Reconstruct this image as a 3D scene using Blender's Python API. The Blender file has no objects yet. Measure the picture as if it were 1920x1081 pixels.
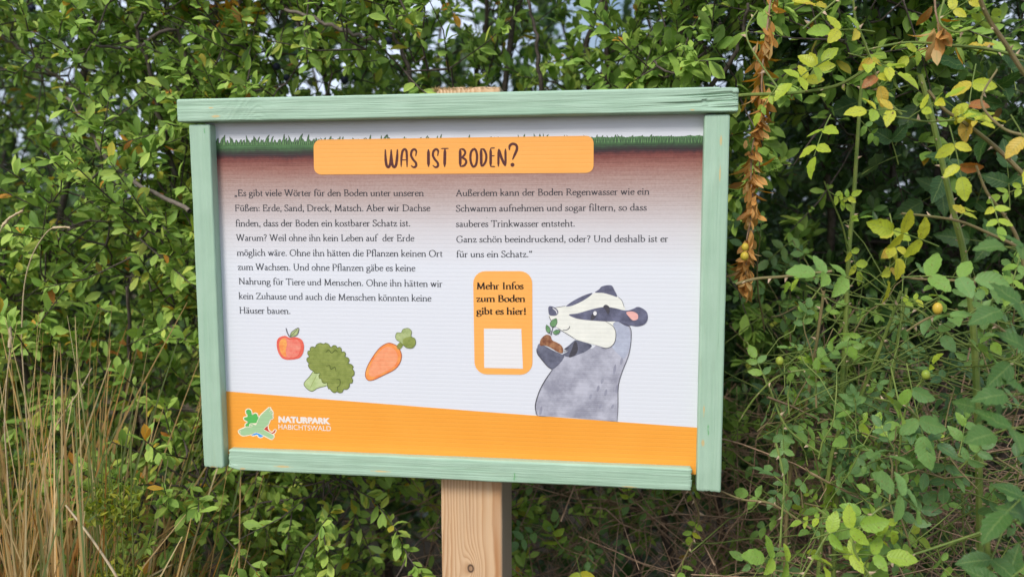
import bpy, math, random
import numpy as np
from mathutils import Vector, Matrix, noise

random.seed(7)
RNG = np.random.default_rng(11)
S = bpy.context.scene
COL = S.collection
Z0 = 1.20                       # height of the board's centre above the ground

# ------------------------------------------------------------------ camera
A_, B_, C_ = 0.10358763, 0.14274112, -0.00318281
T_ = np.array([-0.07780582, 0.01686181, 0.99090848])
def rot(a, b, c):
    rx = np.array([[1, 0, 0], [0, math.cos(a), -math.sin(a)], [0, math.sin(a), math.cos(a)]])
    ry = np.array([[math.cos(b), 0, math.sin(b)], [0, 1, 0], [-math.sin(b), 0, math.cos(b)]])
    rz = np.array([[math.cos(c), -math.sin(c), 0], [math.sin(c), math.cos(c), 0], [0, 0, 1]])
    return rz @ rx @ ry
RM = rot(A_, B_, C_)
def q2w(v): return np.array([v[0], v[2], -v[1]])
CAM = q2w(-RM.T @ T_) + np.array([0, 0, Z0])
FPX = 1520.0
cd = bpy.data.cameras.new('camera'); cam = bpy.data.objects.new('camera', cd); COL.objects.link(cam)
right, up, back = q2w(RM[0]), -q2w(RM[1]), -q2w(RM[2])
m = Matrix.Identity(4)
for i in range(3):
    m[i][0], m[i][1], m[i][2], m[i][3] = right[i], up[i], back[i], CAM[i]
cam.matrix_world = m
cd.sensor_width = 36.0; cd.lens = 36.0 * FPX / 1920.0
cd.clip_start = 0.02; cd.clip_end = 500
cd.dof.use_dof = True; cd.dof.focus_distance = 0.97; cd.dof.aperture_fstop = 4.2
S.camera = cam
def at(u, v, y):
    """world point seen at photo pixel (u, v) at depth plane y"""
    d = q2w(RM.T @ np.array([(u - 960) / FPX, (v - 540.5) / FPX, 1.0]))
    return CAM + d * (y - CAM[1]) / d[1]

# ------------------------------------------------------------------ light
SUN_EL, SUN_AZ = math.radians(43), math.radians(205)     # azimuth clockwise from +Y
w = bpy.data.worlds.new('World'); S.world = w; w.use_nodes = True
nt = w.node_tree
sky = nt.nodes.new('ShaderNodeTexSky'); sky.sky_type = 'NISHITA'; sky.sun_disc = False
sky.sun_elevation = SUN_EL; sky.sun_rotation = SUN_AZ
sky.air_density = 1.0; sky.dust_density = 4.0; sky.ozone_density = 1.0
bg = nt.nodes['Background']; bg.inputs['Strength'].default_value = 0.115
tc = nt.nodes.new('ShaderNodeTexCoord'); cn = nt.nodes.new('ShaderNodeTexNoise')
cn.inputs['Scale'].default_value = 2.6; cn.inputs['Detail'].default_value = 7; cn.inputs['Roughness'].default_value = 0.58
cr = nt.nodes.new('ShaderNodeMapRange'); cr.inputs[1].default_value = 0.36; cr.inputs[2].default_value = 0.56
cm = nt.nodes.new('ShaderNodeMix'); cm.data_type = 'RGBA'; cm.inputs[7].default_value = (5.9, 6.7, 8.2, 1)       # bright broken cloud
nt.links.new(tc.outputs['Generated'], cn.inputs['Vector']); nt.links.new(cn.outputs['Fac'], cr.inputs[0]); nt.links.new(cr.outputs[0], cm.inputs[0])
nt.links.new(sky.outputs[0], cm.inputs[6]); nt.links.new(cm.outputs[2], bg.inputs['Color'])
sd = bpy.data.lights.new('sun', 'SUN'); sd.energy = 2.0; sd.angle = math.radians(18); sd.color = (1, 0.96, 0.9)
sun = bpy.data.objects.new('sun', sd); COL.objects.link(sun)
sdir = Vector((math.sin(SUN_AZ) * math.cos(SUN_EL), math.cos(SUN_AZ) * math.cos(SUN_EL), math.sin(SUN_EL)))
sun.rotation_euler = sdir.to_track_quat('Z', 'Y').to_euler(); sun.location = (0, -3, 6)
S.view_settings.view_transform = 'Standard'; S.view_settings.look = 'None'
S.view_settings.exposure = 0.36; S.view_settings.gamma = 1.0
S.render.engine = 'CYCLES'
S.cycles.max_bounces = 8; S.cycles.transmission_bounces = 4; S.cycles.diffuse_bounces = 3

# ------------------------------------------------------------------ object helpers
def link(o, parent=None):
    COL.objects.link(o)
    if parent is not None: o.parent = parent
    return o
def tag(o, label=None, cat=None, group=None, kind=None):
    if label: o['label'] = label
    if cat: o['category'] = cat
    if group: o['group'] = group
    if kind: o['kind'] = kind
    return o
def thing(name, label, cat, loc=(0, 0, 0), group=None):
    o = bpy.data.objects.new(name, None); o.location = loc; o.empty_display_size = 0.1
    return tag(link(o), label, cat, group)
def mesh_obj(name, verts, faces, mats, parent=None, midx=None, smooth=False):
    """verts are world coordinates; the object is placed under its thing's base"""
    me = bpy.data.meshes.new(name)
    off = np.array(parent_world(parent)) if parent is not None else np.zeros(3)
    V = np.asarray(verts, dtype=float).reshape(-1, 3) - off
    me.from_pydata(V.tolist(), [], [list(map(int, f)) for f in faces])
    for mm in (mats if isinstance(mats, (list, tuple)) else [mats]): me.materials.append(mm)
    if midx is not None: me.polygons.foreach_set('material_index', midx)
    if smooth: me.polygons.foreach_set('use_smooth', [True] * len(me.polygons))
    me.update()
    return link(bpy.data.objects.new(name, me), parent)
def parent_world(p):
    v = Vector((0, 0, 0))
    while p is not None: v = v + p.location; p = p.parent
    return v

# ------------------------------------------------------------------ node helpers
class N:
    def __init__(s, name):
        s.m = bpy.data.materials.new(name); s.m.use_nodes = True; s.t = s.m.node_tree
        s.b = s.t.nodes['Principled BSDF']; s.out = s.t.nodes['Material Output']
        s._pos = None
    def new(s, typ, **kw):
        n = s.t.nodes.new(typ)
        for k, v in kw.items(): setattr(n, k, v)
        return n
    def put(s, sock, v):
        if isinstance(v, bpy.types.NodeSocket): s.t.links.new(v, sock)
        elif v is not None: sock.default_value = v
    def M(s, op, a, b=None, c=None, clamp=False):
        n = s.new('ShaderNodeMath', operation=op, use_clamp=clamp)
        for i, v in enumerate((a, b, c)): s.put(n.inputs[i], v)
        return n.outputs[0]
    def pos(s):
        if s._pos is None:
            g = s.new('ShaderNodeNewGeometry'); s._g = g; s._pos = g.outputs['Position']
            x = s.new('ShaderNodeSeparateXYZ'); s.t.links.new(s._pos, x.inputs[0]); s.x, s.y, s.z = x.outputs
        return s._pos
    def mapped(s, scale):
        s.pos(); n = s.new('ShaderNodeVectorMath', operation='MULTIPLY')
        s.t.links.new(s._pos, n.inputs[0]); n.inputs[1].default_value = scale
        return n.outputs[0]
    def noise(s, scale=(1, 1, 1), detail=4, rough=0.55, dist=0.0):
        n = s.new('ShaderNodeTexNoise'); s.t.links.new(s.mapped(scale), n.inputs['Vector'])
        n.inputs['Scale'].default_value = 1; n.inputs['Detail'].default_value = detail
        n.inputs['Roughness'].default_value = rough; n.inputs['Distortion'].default_value = dist
        return n.outputs['Fac']
    def ramp(s, fac, stops, interp='LINEAR'):
        n = s.new('ShaderNodeValToRGB'); cr = n.color_ramp; cr.interpolation = interp
        while len(cr.elements) < len(stops): cr.elements.new(0.5)
        for e, (p, c) in zip(cr.elements, stops):
            e.position = p; e.color = tuple(c) + (1,) if len(c) == 3 else c
        s.put(n.inputs[0], fac); return n.outputs[0]
    def mix(s, fac, a, b, blend='MIX'):
        n = s.new('ShaderNodeMix', data_type='RGBA', blend_type=blend)
        s.put(n.inputs[0], fac)
        for i, v in ((6, a), (7, b)): s.put(n.inputs[i], (tuple(v) + (1,)) if isinstance(v, (tuple, list)) and len(v) == 3 else v)
        return n.outputs[2]
    def rng(s, v, a, b, c=0.0, d=1.0):
        n = s.new('ShaderNodeMapRange'); s.put(n.inputs[0], v)
        for i, q in enumerate((a, b, c, d)): n.inputs[i + 1].default_value = q
        return n.outputs[0]
    def bump(s, h, strength=0.3, dist=0.001, prev=None):
        n = s.new('ShaderNodeBump'); n.inputs['Strength'].default_value = strength; n.inputs['Distance'].default_value = dist
        s.put(n.inputs['Height'], h)
        if prev is not None: s.put(n.inputs['Normal'], prev)
        return n.outputs[0]
    def fin(s, col=None, rough=0.5, normal=None, spec=0.4):
        if col is not None: s.put(s.b.inputs['Base Color'], (tuple(col) + (1,)) if isinstance(col, (tuple, list)) and len(col) == 3 else col)
        s.put(s.b.inputs['Roughness'], rough); s.b.inputs['Specular IOR Level'].default_value = spec
        if normal is not None: s.put(s.b.inputs['Normal'], normal)
        return s.m
def lin(*c):
    return tuple((v / 255 / 12.92) if v / 255 <= 0.04045 else ((v / 255 + 0.055) / 1.055) ** 2.4 for v in c)

# ------------------------------------------------------------------ materials
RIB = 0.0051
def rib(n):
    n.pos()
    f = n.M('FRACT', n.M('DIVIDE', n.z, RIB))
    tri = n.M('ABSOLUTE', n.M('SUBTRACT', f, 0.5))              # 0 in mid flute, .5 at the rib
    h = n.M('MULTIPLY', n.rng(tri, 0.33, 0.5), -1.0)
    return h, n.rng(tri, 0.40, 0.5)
def print_mat(name, rgb, var=0.0, var_rgb=None, vscale=60, k=1.0):
    n = N(name); c = tuple(k * v for v in lin(*rgb))
    h, ridge = rib(n)
    col = c
    if var_rgb is not None:
        f = n.rng(n.noise((vscale, 1, vscale), 6, 0.65), 0.5 - var, 0.5 + var)
        col = n.mix(f, c, tuple(k * v for v in lin(*var_rgb)))
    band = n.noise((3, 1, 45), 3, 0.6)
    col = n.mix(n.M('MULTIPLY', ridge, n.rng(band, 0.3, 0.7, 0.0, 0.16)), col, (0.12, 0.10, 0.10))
    return n.fin(col, 0.45, n.bump(h, 0.17, 0.0005), 0.35)

KP = 0.92
def panel_mat():
    n = N('corrugated_plastic_print'); h, ridge = rib(n)
    zt = {v: float(at(860, v, 0.0145)[2]) for v in (256, 262, 270, 276, 279, 286, 290, 295, 310, 312, 320, 335, 380, 430, 500)}
    wob = n.M('MULTIPLY', n.M('SUBTRACT', n.noise((7, 1, 3), 5, 0.7), 0.5), 0.010)
    wob2 = n.M('MULTIPLY', n.M('SUBTRACT', n.noise((160, 1, 160), 3, 0.7), 0.5), 0.007)
    # the print follows the slight slope of the ground line
    slope = n.M('MULTIPLY', n.x, -0.0)
    zz = n.M('ADD', n.M('ADD', n.z, slope), n.M('ADD', wob, wob2))
    lo, hi = zt[500], zt[256]
    fac = n.M('DIVIDE', n.M('SUBTRACT', zz, lo), hi - lo)
    P = lambda v: (zt[v] - lo) / (hi - lo)
    white = (0.735, 0.75, 0.795)
    g = lambda *c: tuple(KP * v for v in lin(*c))
    col = n.ramp(fac, [(0.0, white), (P(430), g(219, 214, 216)), (P(380), g(200, 184, 180)), (P(335), g(182, 150, 140)),
                       (P(312), g(166, 116, 104)), (P(295), g(134, 74, 66)), (P(286), g(62, 42, 48)), (P(279), g(58, 66, 54)),
                       (P(270), g(80, 120, 74)), (P(262), g(98, 142, 88)), (1.0, g(104, 146, 92))])
    streak = n.noise((22, 1, 520), 4, 0.65); grit = n.noise((330, 1, 330), 3, 0.7)
    dens = n.M('MULTIPLY', n.rng(fac, P(430), P(310)), n.rng(n.M('ADD', n.M('MULTIPLY', streak, .5), n.M('MULTIPLY', grit, .5)), 0.42, 0.62))
    col = n.mix(n.M('MULTIPLY', dens, 0.42), col, n.ramp(fac, [(0.0, g(150, 112, 100)), (P(320), g(120, 66, 56)), (P(290), g(70, 38, 38)), (P(276), g(44, 60, 44)), (1.0, g(56, 96, 58))]))
    # printed band ends at the turf line: above it, bare white sheet
    edge = n.M('ADD', float(at(860, 261, 0.0145)[2]), n.M('MULTIPLY', n.M('SUBTRACT', n.noise((90, 1, 1), 3, 0.6), 0.5), 0.004))
    col = n.mix(n.M('GREATER_THAN', n.z, edge), col, white)
    speck = n.M('GREATER_THAN', n.noise((140, 1, 140), 2, 0.5), 0.80)
    col = n.mix(n.M('MULTIPLY', speck, 0.5), col, (0.25, 0.22, 0.2))
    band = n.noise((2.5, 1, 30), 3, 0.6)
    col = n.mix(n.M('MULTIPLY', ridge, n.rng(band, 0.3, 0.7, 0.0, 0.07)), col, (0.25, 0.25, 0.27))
    return n.fin(col, 0.42, n.bump(h, 0.17, 0.0005), 0.35)

def paint_mat(name, vertical=False):
    n = N(name); n.pos()
    sc = (150, 150, 4) if vertical else (4, 150, 150)
    g1 = n.noise(sc, 5, 0.6, 0.6)
    sc2 = (420, 420, 14) if vertical else (14, 420, 420)
    g2 = n.noise(sc2, 3, 0.6, 0.3)
    g3 = n.noise((900, 900, 900), 3, 0.6)
    big = n.noise((18, 18, 18), 4, 0.6)
    col = n.mix(n.rng(big, 0.35, 0.65), (0.360, 0.522, 0.385), (0.405, 0.570, 0.428))
    col = n.mix(n.rng(g1, 0.30, 0.55, 0.30, 0.0), col, (0.24, 0.44, 0.27))
    col = n.mix(n.rng(g3, 0.60, 0.80, 0.0, 0.22), col, (0.55, 0.72, 0.56))
    dirt = n.noise((55, 55, 9) if vertical else (9, 55, 55), 6, 0.7)
    col = n.mix(n.rng(dirt, 0.58, 0.75, 0.0, 0.30), col, (0.30, 0.33, 0.22))
    # rubbed and chipped places where the timber shows
    spots = SPOTS_V if vertical else SPOTS_H
    wx = n.M('MULTIPLY', n.M('SUBTRACT', n.noise((120, 120, 120), 3, 0.7), 0.5), 1.3)
    tot = None
    for (px, pz, rx, rz) in spots:
        dx = n.M('DIVIDE', n.M('SUBTRACT', n.x, px), rx); dz = n.M('DIVIDE', n.M('SUBTRACT', n.z, pz), rz)
        d = n.M('SQRT', n.M('ADD', n.M('MULTIPLY', dx, dx), n.M('MULTIPLY', dz, dz)))
        f = n.M('SUBTRACT', 1.0, n.M('ADD', d, wx), clamp=True)
        tot = f if tot is None else n.M('MAXIMUM', tot, f)
    col = n.mix(n.rng(tot, 0.15, 0.6, 0, 0.85), col, (0.62, 0.46, 0.20))
    tot = None
    for (px, pz, rx, rz) in (SCR_V if vertical else SCR_H):
        dx = n.M('DIVIDE', n.M('SUBTRACT', n.x, px), rx); dz = n.M('DIVIDE', n.M('SUBTRACT', n.z, pz), rz)
        d = n.M('SQRT', n.M('ADD', n.M('MULTIPLY', dx, dx), n.M('MULTIPLY', dz, dz)))
        f = n.M('SUBTRACT', 1.0, d, clamp=True); tot = f if tot is None else n.M('MAXIMUM', tot, f)
    st = n.rng(n.noise((700, 1, 60), 3, 0.6), 0.47, 0.56)
    col = n.mix(n.M('MULTIPLY', n.rng(tot, 0.0, 0.4), n.M('MULTIPLY', st, 0.75)), col, (0.07, 0.35, 0.08))
    nm = n.bump(g1, *((0.45, 0.0010) if vertical else (0.75, 0.0016))); nm = n.bump(g2, 0.6, 0.0010, nm); nm = n.bump(g3, 0.2, 0.0004, nm)
    return n.fin(col, 0.52, nm, 0.35)
def sp(u, v, ru, rv, y=0.0):
    p = at(u, v, y); return (float(p[0]), float(p[2]), ru * 0.00066, rv * 0.00066)
SPOTS_H = [sp(408, 219, 13, 3.2), sp(399, 203, 7, 2.5), sp(1297, 207, 7, 2), sp(530, 874, 26, 3), sp(715, 883, 24, 2.5), sp(1180, 912, 18, 2), sp(1372, 905, 14, 2), sp(455, 878, 10, 3)]
SPOTS_V = [sp(1352, 262, 3, 12), sp(1350, 325, 2, 20), sp(1320, 770, 2, 14), sp(1318, 830, 4, 10), sp(400, 875, 12, 2)]
SCR_H = [sp(1308, 887, 9, 14), sp(965, 893, 5, 9)]
SCR_V = [sp(1328, 806, 3, 12), sp(383, 245, 3, 6)]

def post_mat():
    n = N('pine_timber'); n.pos()
    kx, kz = [float(v) for v in at(882, 1066, 0.022)[[0, 2]]]
    dx = n.M('SUBTRACT', n.x, kx); dz = n.M('SUBTRACT', n.z, kz)
    e = n.M('ADD', n.M('POWER', n.M('DIVIDE', dx, 0.011), 2.0), n.M('POWER', n.M('DIVIDE', dz, 0.022), 2.0))
    kn = n.M('EXPONENT', n.M('MULTIPLY', e, -1.0))
    w1 = n.M('MULTIPLY', n.M('SUBTRACT', n.noise((16, 16, 2.6), 3, 0.5), 0.5), 0.030)
    w2 = n.M('MULTIPLY', n.M('SUBTRACT', n.noise((60, 60, 7), 3, 0.55), 0.5), 0.006)
    px = n.M('SUBTRACT', n.M('ADD', n.x, n.M('ADD', w1, w2)), 0.060); py = n.M('SUBTRACT', n.y, 0.075)
    r = n.M('SQRT', n.M('ADD', n.M('MULTIPLY', px, px), n.M('MULTIPLY', py, py)))
    r = n.M('ADD', r, n.M('MULTIPLY', kn, 0.012))
    f = n.M('FRACT', n.M('MULTIPLY', r, 290.0))
    late = n.M('MULTIPLY', n.rng(f, 0.30, 0.86), n.rng(f, 1.0, 0.90))
    strength = n.rng(n.noise((40, 40, 3), 2), 0.3, 0.7, 0.35, 1.0)
    col = n.mix(n.rng(n.noise((25, 25, 5), 4), 0.3, 0.7), (0.72, 0.49, 0.29), (0.64, 0.41, 0.225))
    col = n.mix(n.M('MULTIPLY', late, strength), col, (0.42, 0.185, 0.065))
    fibre = n.noise((900, 900, 12), 3, 0.6)
    col = n.mix(n.rng(fibre, 0.45, 0.75, 0.0, 0.25), col, (0.66, 0.50, 0.36))
    grey = n.M('MULTIPLY', n.rng(n.y, 0.024, 0.030), 0.72)
    col = n.mix(grey, col, n.mix(n.rng(fibre, 0.3, 0.7), (0.30, 0.27, 0.23), (0.40, 0.36, 0.30)))
    kd = n.M('EXPONENT', n.M('MULTIPLY', n.M('ADD', n.M('POWER', n.M('DIVIDE', dx, 0.0040), 2.0), n.M('POWER', n.M('DIVIDE', dz, 0.0052), 2.0)), -1.0))
    ring = n.M('MULTIPLY', kd, n.M('SUBTRACT', 1.0, kd))
    col = n.mix(n.rng(kd, 0.05, 0.5, 0, 0.75), col, (0.30, 0.17, 0.09))
    col = n.mix(n.rng(ring, 0.17, 0.25, 0, 0.85), col, (0.06, 0.035, 0.025))
    return n.fin(col, 0.62, n.bump(n.M('ADD', fibre, late), 0.35, 0.0006), 0.3)

def simple_mat(name, c1, c2, scale=80, rough=0.7, stretch=(1, 1, 1), bump=0.3):
    n = N(name); f = n.noise(tuple(scale * s for s in stretch), 5, 0.65)
    return n.fin(n.mix(n.rng(f, 0.3, 0.7), c1, c2), rough, n.bump(f, bump, 0.002), 0.25)

def leaf_mat(name, stops, rough=0.42, trans=0.30, veins=False, spots=0.0, spec=0.45):
    n = N(name); n.pos()
    a = n.new('ShaderNodeAttribute', attribute_name='tint'); tint = a.outputs['Fac']
    e = n.new('ShaderNodeAttribute', attribute_name='edge').outputs['Fac']
    col = n.ramp(tint, stops)
    mott = n.noise((260, 260, 260), 3, 0.6)
    col = n.mix(n.rng(mott, 0.35, 0.75, 0.0, 0.25), col, n.mix(0.5, col, (0.02, 0.05, 0.01)))
    if veins:
        al = n.new('ShaderNodeAttribute', attribute_name='along').outputs['Fac']
        side = n.M('ABSOLUTE', n.M('SUBTRACT', n.M('FRACT', n.M('SUBTRACT', n.M('MULTIPLY', al, 8.0), n.M('MULTIPLY', e, 1.6))), 0.5))
        veinh = n.rng(side, 0.0, 0.16)
        col = n.mix(n.rng(side, 0.10, 0.0, 0.0, 0.30), col, (0.28, 0.38, 0.12))
        col = n.mix(n.rng(e, 0.10, 0.0, 0.0, 0.45), col, (0.30, 0.40, 0.12))
    else:
        col = n.mix(n.rng(e, 0.30, 0.0, 0.0, 0.30), col, (0.22, 0.34, 0.10))
    if spots:
        s1 = n.M('GREATER_THAN', n.noise((420, 420, 420), 2, 0.5), 0.66)
        col = n.mix(n.M('MULTIPLY', s1, spots), col, (0.20, 0.08, 0.02))
    bf = n._g.outputs['Backfacing']
    col = n.mix(n.M('MULTIPLY', bf, 0.35), col, (0.20, 0.26, 0.14))
    n.fin(col, rough, n.bump(mott, 0.25, 0.001, n.bump(veinh, 0.5, 0.0006) if veins else None), spec)
    tr = n.new('ShaderNodeBsdfTranslucent')
    hs = n.new('ShaderNodeHueSaturation'); n.put(hs.inputs['Color'], col); hs.inputs['Saturation'].default_value = 1.15; hs.inputs['Value'].default_value = 1.3
    n.put(tr.inputs['Color'], hs.outputs[0])
    mx = n.new('ShaderNodeMixShader'); mx.inputs[0].default_value = trans
    n.t.links.new(n.b.outputs[0], mx.inputs[1]); n.t.links.new(tr.outputs[0], mx.inputs[2]); n.t.links.new(mx.outputs[0], n.out.inputs['Surface'])
    return n.m

# tint 0..1: dark green .. mid .. light .. yellow .. orange/brown
GREENS = [(0.0, (0.070, 0.150, 0.030)), (0.30, (0.200, 0.350, 0.062)), (0.58, (0.375, 0.555, 0.108)), (0.74, (0.530, 0.670, 0.140)),
          (0.84, (0.560, 0.500, 0.060)), (0.93, (0.800, 0.400, 0.050)), (1.0, (0.620, 0.220, 0.050))]
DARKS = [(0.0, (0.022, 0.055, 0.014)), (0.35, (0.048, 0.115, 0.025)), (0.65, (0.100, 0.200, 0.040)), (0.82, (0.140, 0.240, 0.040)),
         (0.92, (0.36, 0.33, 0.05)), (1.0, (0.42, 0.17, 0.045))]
ROSE = [(0.0, (0.065, 0.150, 0.055)), (0.30, (0.200, 0.370, 0.120)), (0.55, (0.270, 0.460, 0.065)), (0.72, (0.460, 0.600, 0.055)),
        (0.86, (0.700, 0.660, 0.055)), (0.95, (0.720, 0.480, 0.070)), (1.0, (0.45, 0.17, 0.05))]
M_LEAF = leaf_mat('blackthorn_leaf', GREENS, 0.55, 0.28, spec=0.25)
M_DARK = leaf_mat('shaded_hedge_leaf', DARKS, 0.45, 0.25)  # darker greens: the shade inside the hedge is put into the leaf colour
M_ROSE = leaf_mat('rose_leaf', ROSE, 0.45, 0.35, True, 0.45)
M_BRAM = leaf_mat('bramble_leaf', [(0.0, (0.035, 0.10, 0.022)), (0.5, (0.075, 0.17, 0.035)), (1.0, (0.16, 0.28, 0.05))], 0.5, 0.28, True, 0.12)
M_DEAD = leaf_mat('dead_leaf', [(0.0, (0.36, 0.16, 0.045)), (0.5, (0.74, 0.37, 0.10)), (1.0, (0.86, 0.54, 0.22))], 0.75, 0.3)
M_HERB = leaf_mat('yellow_herb_leaf', [(0.0, (0.12, 0.20, 0.02)), (0.5, (0.30, 0.36, 0.03)), (1.0, (0.50, 0.46, 0.04))], 0.6, 0.35)
M_STRAW = leaf_mat('straw', [(0.0, (0.13, 0.20, 0.04)), (0.3, (0.40, 0.18, 0.045)), (0.65, (0.76, 0.43, 0.14)), (1.0, (0.88, 0.66, 0.36))], 0.6, 0.3)
M_BARK = simple_mat('blackthorn_bark', (0.055, 0.042, 0.034), (0.14, 0.115, 0.095), 130)
M_PALEBARK = simple_mat('grey_bark', (0.13, 0.105, 0.085), (0.25, 0.21, 0.17), 150)
M_CANE = simple_mat('green_cane', (0.10, 0.17, 0.035), (0.21, 0.25, 0.06), 60, 0.5)
M_CANEB = simple_mat('woody_cane', (0.15, 0.15, 0.05), (0.27, 0.19, 0.10), 60, 0.6)
M_THORN = simple_mat('thorn', (0.42, 0.30, 0.20), (0.55, 0.42, 0.28), 200)
M_TWIG = simple_mat('dry_twig', (0.22, 0.13, 0.08), (0.46, 0.32, 0.21), 90)
M_HIP = simple_mat('unripe_hip', (0.20, 0.30, 0.04), (0.38, 0.40, 0.06), 70, 0.35, bump=0.05)
M_HIPY = simple_mat('ripening_hip', (0.52, 0.42, 0.05), (0.58, 0.36, 0.05), 70, 0.3, bump=0.05)
M_SLOE = simple_mat('sloe_skin', (0.014, 0.018, 0.045), (0.05, 0.06, 0.12), 90, 0.5, bump=0.03)

# ------------------------------------------------------------------ ground
def ground():
    n = N('earth_and_litter')
    a = n.noise((3, 3, 3), 8, 0.65); b = n.noise((45, 45, 45), 6, 0.7)
    c = n.mix(n.rng(b, 0.35, 0.65), (0.045, 0.032, 0.020), (0.15, 0.105, 0.060))
    c = n.mix(n.rng(a, 0.5, 0.7, 0, 0.6), c, (0.06, 0.10, 0.03))
    mat = n.fin(c, 0.9, n.bump(b, 0.8, 0.02), 0.1)
    xs = np.concatenate([[-120, -50, -20, -8], np.linspace(-4, 4, 81), [8, 20, 50, 120]])
    ys = np.concatenate([[-60, -20, -8], np.linspace(-3, 4, 71), [8, 20, 50, 150]])
    V, F = [], []
    for y in ys:
        for x in xs:
            V.append((x, y, 0.05 * noise.noise(Vector((x * .9, y * .9, 0))) + 0.02 * noise.noise(Vector((x * 5, y * 5, 3))) - 0.02))
    nx = len(xs)
    for j in range(len(ys) - 1):
        for i in range(nx - 1): F.append((j * nx + i, j * nx + i + 1, (j + 1) * nx + i + 1, (j + 1) * nx + i))
    tag(mesh_obj('ground', V, F, mat, smooth=True), kind='structure')
ground()

# ================================================================== THE BOARD
YP = 0.0145
sign = thing('info_board', 'mint green framed information board about soil, screwed to a square pine post', 'information board', (0.0217, 0.067, 0.0))
def plank(name, mat, axis, a0, a1, y0, y1, c0, c1, parent, disp=None, bevel=0.0022, steps=160, front=26, seed=0):
    """a rounded timber: cross-section ring swept along x or z with real surface relief"""
    ring = []
    hy, hc = y1 - y0, c1 - c0
    def corner(cy, cc, s):
        return [(cy + bevel * math.cos(t), cc + bevel * math.sin(t)) for t in np.linspace(s, s + math.pi / 2, 4)]
    ring += [(y0, c) for c in np.linspace(c1 - bevel * 1.2, c0 + bevel * 1.2, front)]
    ring += corner(y0 + bevel, c0 + bevel, math.pi)
    ring += [(y, c0) for y in np.linspace(y0 + bevel * 1.6, y1 - bevel * 1.6, 6)]
    ring += corner(y1 - bevel, c0 + bevel, 1.5 * math.pi)
    ring += [(y1, c) for c in np.linspace(c0 + bevel * 2, c1 - bevel * 2, 4)]
    ring += corner(y1 - bevel, c1 - bevel, 0)
    ring += [(y, c1) for y in np.linspace(y1 - bevel * 1.6, y0 + bevel * 1.6, 6)]
    ring += corner(y0 + bevel, c1 - bevel, 0.5 * math.pi)
    R = np.array(ring); mid = np.array([(y0 + y1) / 2, (c0 + c1) / 2])
    pos = [a0, a0 + bevel * .3, a0 + bevel] + list(np.linspace(a0 + bevel * 2, a1 - bevel * 2, steps)) + [a1 - bevel, a1 - bevel * .3, a1]
    V, F = [], []
    for a in pos:
        d = min(a - a0, a1 - a)
        ins = bevel * (1 - math.sqrt(max(0, 1 - (1 - min(1, d / bevel)) ** 2)))
        for (y, c) in R:
            vy, vc = y, c
            vy += ins * (1 if y < mid[0] else -1) * min(1, abs(y - mid[0]) / (hy / 2)) ; vc += ins * (1 if c < mid[1] else -1) * min(1, abs(c - mid[1]) / (hc / 2))
            p = Vector((a * 9 + seed, vy * 160, vc * 160))
            k = 0.00035 * noise.noise(p) + 0.0005 * noise.noise(Vector((a * 30 + seed, vy * 60 + 5, vc * 60)))
            vy += k; vc += 0.5 * k
            aa = a
            if disp is not None: aa, vy, vc = disp(aa, vy, vc)
            V.append((aa, vy, vc) if axis == 'x' else (vc, vy, aa))
    n = len(R)
    for j in range(len(pos) - 1):
        for i in range(n):
            q = (j * n + i, j * n + (i + 1) % n, (j + 1) * n + (i + 1) % n, (j + 1) * n + i)
            F.append(q if axis == 'z' else q[::-1])
    F.append(tuple(range(n)) if axis == 'x' else tuple(range(n))[::-1]); L = (len(pos) - 1) * n
    F.append(tuple(range(L, L + n))[::-1] if axis == 'x' else tuple(range(L, L + n)))
    o = mesh_obj(name, V, F, mat, parent, smooth=True)
    return o
MP_H = paint_mat('mint_paint_on_boards'); MP_V = paint_mat('mint_paint_on_uprights', True)
Z = lambda z: z + Z0
def splinter(a, y, c):
    # torn grain at the right end of the top board, and a shallower knot swirl at the left
    if y < 0.004:
        t = (a - 0.205) / 0.13
        if t > 0:
            t = min(1, t); cz = c - Z(0.2365) - 0.030 * (a - 0.30)
            g = noise.noise(Vector((a * 9, cz * 330, 1.3))) + 0.6 * noise.noise(Vector((a * 20, cz * 700, 4)))
            wd = max(0, 1 - abs(cz) / (0.004 + 0.011 * t))
            y += max(0, g + 0.15) * 0.0040 * t * min(1, wd * 2.2)
            st = noise.noise(Vector((math.floor(cz * 420) * 3.1, 7.7, 2)))
            if a > 0.300 + 0.012 * st and wd > 0: y += 0.0016 * wd
        k = math.exp(-((a + 0.255) / 0.03) ** 2)
        y += 0.0005 * k * noise.noise(Vector((a * 60, c * 300 + 8 * math.sin(a * 60), 9)))
    if a > 0.332 and c > Z(0.238): c -= 0.0014
    if a > 0.318 and c > Z(0.2490): c -= 0.0012 + 0.001 * noise.noise(Vector((a * 60, y * 300, 2)))
    return a, y, c
plank('frame_board', MP_H, 'x', -0.3425, 0.3385, -0.0047, 0.021, Z(0.2219), Z(0.2501), sign, splinter, steps=420, front=60)
def endrag(a, y, c):
    if a > 0.2925: a += 0.0016 * noise.noise(Vector((y * 200, c * 420, 1)))
    if a < -0.289: a += 0.0022 * noise.noise(Vector((y * 150, c * 300, 5))) * (1 if c < Z(-0.2) else .4)
    if a < -0.282 and c < Z(-0.217): c += (-0.282 - a) * 0.25
    return a, y, c
plank('frame_board', MP_H, 'x', -0.2945, 0.2952, 0.0, 0.0135, Z(-0.2238), Z(-0.1963), sign, endrag, steps=200, seed=4)
def uprag(a, y, c):
    if a < Z(-0.218): a += 0.0012 * noise.noise(Vector((y * 200, c * 400, 1)))
    return a, y, c
plank('frame_upright', MP_V, 'z', Z(-0.2224), Z(0.2196), 0.0005, 0.0240, -0.33, -0.3017, sign, uprag, seed=9)
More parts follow.
